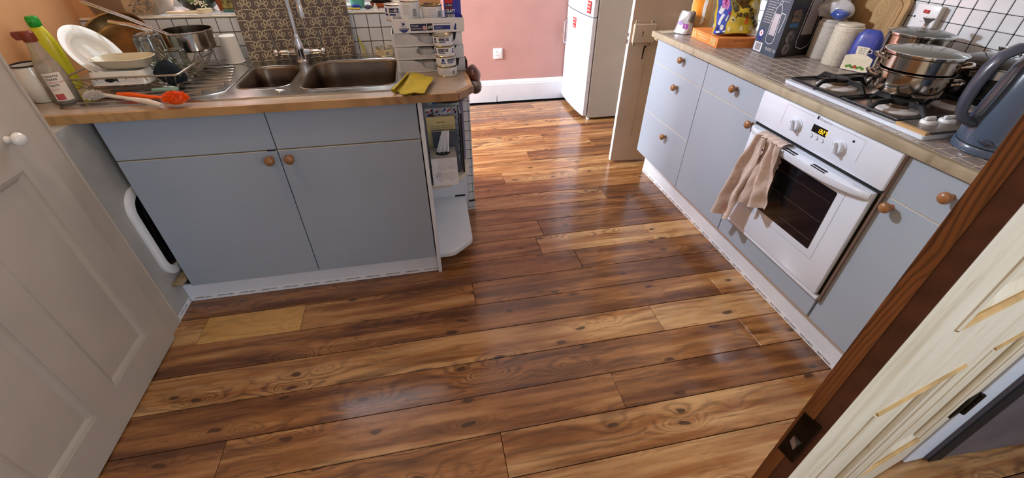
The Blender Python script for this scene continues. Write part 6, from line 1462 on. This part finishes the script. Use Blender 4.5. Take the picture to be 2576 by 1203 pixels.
# glass beaker, jar, cloth
tag(obj('glass_tumbler', ring(-0.868, 0.210, [(0.026, 0.915), (0.040, 0.915), (0.038, 0.96), (0.034, 1.008), (0.030, 1.012), (0, 1.012), (0, 1.007), (0.030, 1.007), (0.036, 0.918)], 36), GLASS, loc=(-0.868, 0.210, 0.915)), 'clear glass tumbler upside down at the right of the rack', 'glass')
tag(obj('glass_jar', ring(-0.955, 0.245, [(0.038, 0.915), (0.046, 0.918), (0.045, 1.04), (0.040, 1.060), (0.038, 1.062), (0, 1.062), (0, 1.057), (0.036, 1.057), (0.042, 1.036), (0.043, 0.918)], 36), GLASS, loc=(-0.955, 0.245, 0.915)), 'tall clear glass jar upside down behind the oval dish', 'jar')
bm = bmesh.new(); bmesh.ops.create_icosphere(bm, subdivisions=4, radius=1)
tag(obj('blue_cloth', disp(disp(MB().bm(bm, T3(-0.872, 0.125, 0.945) @ Matrix.Rotation(0.6, 4, 'Y') @ Matrix.Diagonal((0.050, 0.026, 0.036, 1)), True), 0.014, 22, 6), 0.004, 70, 2), pm('dark_teal_cloth', (14, 26, 34), 0.95, var=0.15, scale=60, bump=0.8, bscale=300), loc=(-0.872, 0.125, 0.91)), 'dark teal cloth bundled in the dish rack in front of the tumbler', 'cloth')
# small items on the drainer seen through the rack
tag(obj('teal_strip', MB().box((-0.93, 0.065, 0.9005), (-0.845, 0.083, 0.912), 0.004, seg=2), pm('pale_teal_plastic', (140, 176, 160), 0.4), loc=(-0.89, 0.07, 0.9005)), 'pale teal plastic strip lying on the drainer under the rack', 'utensil')
# steel saucepan on the rack
PX_, PY_ = -0.868, 0.375
ss = thing('steel_saucepan', 'shiny steel saucepan with long wire handle in the dish rack', 'saucepan', (PX_, PY_, 0.976))
obj('pan_body', ring(PX_, PY_, [(0, 0.9785), (0.080, 0.9785), (0.087, 0.984), (0.089, 1.045), (0.093, 1.048), (0.093, 1.051), (0.087, 1.051), (0.085, 0.988), (0, 0.983)], 48), STM, ss)
hA = Vector((PX_ - 0.03, PY_ - 0.084, 1.047)); hB = P(205, 3, 1, 0.30)
for o_ in (-0.009, 0.009):
    obj('handle_wire', MB().tube([tuple(hA + Vector((0.06, 0, -0.004))), tuple(hA + Vector((0, o_, 0))), tuple(hA.lerp(hB, 0.5) + Vector((0, o_, 0.004))), tuple(hB + Vector((0, o_, 0)))], 0.003, 8), CHROME, ss)
# tarnished frying pan behind, tilted
fpn = thing('frying_pan', 'tarnished brown metal frying pan tilted behind the plate', 'frying pan', (-1.09, 0.36, 0.92))
Mfp = tilt((-1.125, 0.400, 1.005), (0.10, -0.66, 0.74))
obj('pan_bowl', MB().lathe([(0, 0.0), (0.085, 0.0), (0.098, 0.010), (0.110, 0.036), (0.113, 0.038), (0.112, 0.040), (0.106, 0.038), (0.094, 0.013), (0.082, 0.004), (0, 0.004)], 48, Mfp), BRASSY, fpn)
hA = P(385, 80, 1, 0.30); hB = P(274, 55, 1, 0.33)
obj('handle', MB().tube([tuple(hA - Vector((0, 0, 0.012))), tuple(hA), tuple(hA.lerp(hB, 0.5) + Vector((0, 0, 0.006))), tuple(hB)], 0.008, 10), CHROME, fpn)
# big clear box leaning on the sill
cbx2 = thing('clear_storage_box', 'large clear plastic box standing on the tiled sill in the corner', 'box', (-1.08, 0.58, 1.075))
bl_ = rrect(-1.275, 0.560, -1.03, 0.74, 0.02, 4); tl_ = rrect(-1.295, 0.545, -1.005, 0.76, 0.025, 4)
obj('box_shell', MB().loft([[(x, y, 1.076) for x, y in shrink(bl_, 0.004)], [(x, y, 1.080) for x, y in bl_], [(x, y, 1.20) for x, y in tl_], [(x, y, 1.20) for x, y in shrink(tl_, 0.003)], [(x, y, 1.082) for x, y in shrink(bl_, 0.004)]], cap0=True, cap1=True), CLEARP, cbx2)
gm = MB(); r_ = random.Random(5)
for i in range(90):
    gm.add([(0, 0, 0), (0.010, 0.002, 0.001), (0.004, 0.008, 0.004), (0.003, 0.001, 0.007)], [(0, 1, 2), (0, 1, 3), (1, 2, 3), (0, 2, 3)], T3(r_.uniform(-1.18, -1.06), r_.uniform(0.58, 0.70), 1.084 + r_.uniform(0, 0.045)) @ Matrix.Rotation(r_.uniform(0, 6), 4, 'Z'))
obj('dark_pebbles', gm, pm('dark_shells', (70, 60, 46), 0.5, var=0.4, scale=60), cbx2, kind='stuff')
# things on the sill, left of the splash board
pt = thing('flower_bowl', 'dark green bowl with small white flowers on the left sill', 'plant', (-0.90, 0.70, 1.075))
obj('bowl', ring(-0.912, 0.70, [(0, 1.0755), (0.045, 1.0755), (0.068, 1.092), (0.084, 1.125), (0.080, 1.125), (0.062, 1.098), (0, 1.086)], 40), pm('dark_teal_glaze', (52, 62, 56), 0.2, var=0.2, coat=0.5), pt)
fm = MB(); lm = MB(); r_ = random.Random(11)
for i in range(5):
    c0 = Vector((-0.885 + r_.uniform(-0.03, 0.04), 0.615 + r_.uniform(-0.01, 0.02), 1.095 + r_.uniform(0, 0.035)))
    for k in range(5):
        a = 2 * PI * k / 5
        fm.add([tuple(c0), tuple(c0 + Vector((0.012 * math.cos(a - 0.3), -0.004, 0.012 * math.sin(a - 0.3)))), tuple(c0 + Vector((0.017 * math.cos(a), -0.006, 0.017 * math.sin(a)))), tuple(c0 + Vector((0.012 * math.cos(a + 0.3), -0.004, 0.012 * math.sin(a + 0.3))))], [(0, 1, 2, 3)])
    lm.tube([tuple(c0 + Vector((0, 0.012, -0.004))), tuple(c0 + Vector((0.01, 0.03, 0.03)))], 0.0015, 5)
obj('petals', fm, pm('white_petals', (232, 226, 196), 0.6), pt, kind='stuff')
for i in range(7):
    c0 = Vector((-0.875 + r_.uniform(-0.03, 0.05), 0.63 + r_.uniform(-0.01, 0.03), 1.095 + r_.uniform(0, 0.05))); d = Vector((r_.uniform(-1, 1), -0.5, r_.uniform(-0.2, 1))).normalized(); s_ = d.cross(Vector((0, 1, 0))).normalized() * 0.008
    lm.add([tuple(c0), tuple(c0 + d * 0.015 + s_), tuple(c0 + d * 0.035), tuple(c0 + d * 0.015 - s_)], [(0, 1, 2, 3)])
obj('leaves', lm, pm('flower_leaf', (104, 122, 58), 0.5), pt, kind='stuff')
tag(obj('spoon_rest', disp(MB().prism(ell(-0.93, 0.60, 0.085, 0.022, 0.05, 24), 1.0755, 1.084).prism(ell(-0.86, 0.595, 0.030, 0.024, 0.2, 20), 1.076, 1.092), 0.001, 40), pm('cream_pottery', (226, 206, 168), 0.4, var=0.05), loc=(-0.93, 0.60, 1.0755)), 'long cream pottery spoon rest along the front of the left sill', 'spoon rest')
tag(obj('terracotta_pot', ring(-0.808, 0.68, [(0, 1.0755), (0.022, 1.0755), (0.030, 1.12), (0.033, 1.12), (0.033, 1.135), (0.028, 1.135), (0.020, 1.08), (0, 1.08)], 28), pm('terracotta', (160, 82, 44), 0.8, var=0.1), loc=(-0.808, 0.68, 1.0755)), 'small terracotta pot on the sill left of the green tin', 'pot')
gt = thing('decorated_tin', 'dull gold square tin with teal base on the sill beside the splash board', 'tin', (-0.752, 0.64, 1.0755))
obj('tin_base', MB().box((-0.792, 0.600, 1.0755), (-0.722, 0.665, 1.086), 0.002), pm('teal_base', (78, 112, 98), 0.5), gt)
obj('tin_box', MB().box((-0.788, 0.604, 1.086), (-0.726, 0.660, 1.20), 0.003), pm('antique_gold', (146, 134, 76), 0.45, 0.3, var=0.35, scale=60, bump=0.5), gt)
# things on the sill, right of the splash board
mp = thing('mint_bowl', 'mint green plastic bowl on the sill right of the splash board', 'bowl', (-0.225, 0.66, 1.0755))
obj('bowl', ring(-0.225, 0.665, [(0, 1.0755), (0.030, 1.0755), (0.042, 1.13), (0.047, 1.17), (0.044, 1.17), (0.038, 1.12), (0, 1.09)], 40), pm('mint_plastic', (104, 186, 158), 0.3, var=0.04, coat=0.3), mp)
dp = thing('dark_planter', 'dark planter in a terracotta saucer on the sill above the cartons', 'planter', (-0.12, 0.67, 1.0755))
obj('planter', ring(-0.115, 0.67, [(0, 1.081), (0.040, 1.081), (0.044, 1.10), (0.052, 1.105), (0.055, 1.16), (0.05, 1.16), (0, 1.15)], 40), pm('dark_planter_brown', (38, 28, 24), 0.3, coat=0.4), dp)
obj('saucer', ring(-0.115, 0.67, [(0, 1.0755), (0.046, 1.0755), (0.054, 1.094), (0.050, 1.094), (0.043, 1.080), (0, 1.0798)], 40), pm('terracotta', (160, 82, 44), 0.8), dp)
bm = bmesh.new(); bmesh.ops.create_icosphere(bm, subdivisions=3, radius=1)
tag(obj('grey_pebble', disp(MB().bm(bm, T3(-0.172, 0.590, 1.084) @ Matrix.Diagonal((0.018, 0.012, 0.0085, 1)), True), 0.002, 50), pm('slate_stone', (62, 64, 74), 0.6), loc=(-0.172, 0.59, 1.0755)), 'dark grey pebble on the sill below the dark planter', 'stone')
bm = bmesh.new(); bmesh.ops.create_icosphere(bm, subdivisions=3, radius=1)
tag(obj('blue_sponge', disp(MB().bm(bm, T3(-0.225, 0.588, 1.086) @ Matrix.Diagonal((0.020, 0.012, 0.0105, 1)), True), 0.003, 50), pm('royal_blue_sponge', (34, 66, 150), 0.8), loc=(-0.225, 0.588, 1.0755)), 'small blue scrubber on the sill under the mint bowl', 'sponge')
tag(obj('white_tube', MB().tube([(-0.292, 0.60, 1.086), (-0.262, 0.596, 1.087), (-0.246, 0.594, 1.086)], 0.009, 10, rs=[0.006, 0.010, 0.009]), WHITEPL, loc=(-0.27, 0.6, 1.0755)), 'small white tube lying on the sill beside the splash board', 'tube')
tag(obj('shell_cone', MB().lathe([(0, 0), (0.011, 0), (0.008, 0.010), (0.0015, 0.024), (0, 0.0245)], 14, T3(-0.140, 0.588, 1.0755), squash=(1, 0.6)), pm('white_shell', (214, 206, 200), 0.5), loc=(-0.14, 0.588, 1.0755)), 'small white cone-shaped shell on the sill front', 'shell')
tag(obj('yellow_bits', MB().tube([(-0.268, 0.578, 1.080), (-0.244, 0.574, 1.081), (-0.222, 0.571, 1.080), (-0.208, 0.573, 1.080)], 0.004, 6), pm('yellow_rubber', (214, 176, 60), 0.6), loc=(-0.24, 0.575, 1.0755)), 'yellow rubbery strip at the sill front under the blue scrubber', 'strip')
tag(obj('green_scraper', MB().prism([(-0.242, 0.0), (-0.236, 0.0), (-0.232, 0.03), (-0.252, 0.075), (-0.256, 0.07)], 0.535, 0.540, Matrix(((1, 0, 0, 0.018), (0, 0, 1, 0.0), (0, 1, 0, 0.893), (0, 0, 0, 1)))), pm('lime_plastic', (196, 194, 110), 0.4), loc=(-0.22, 0.537, 0.893)), 'thin lime plastic scraper standing at the right edge of the splash board', 'scraper')
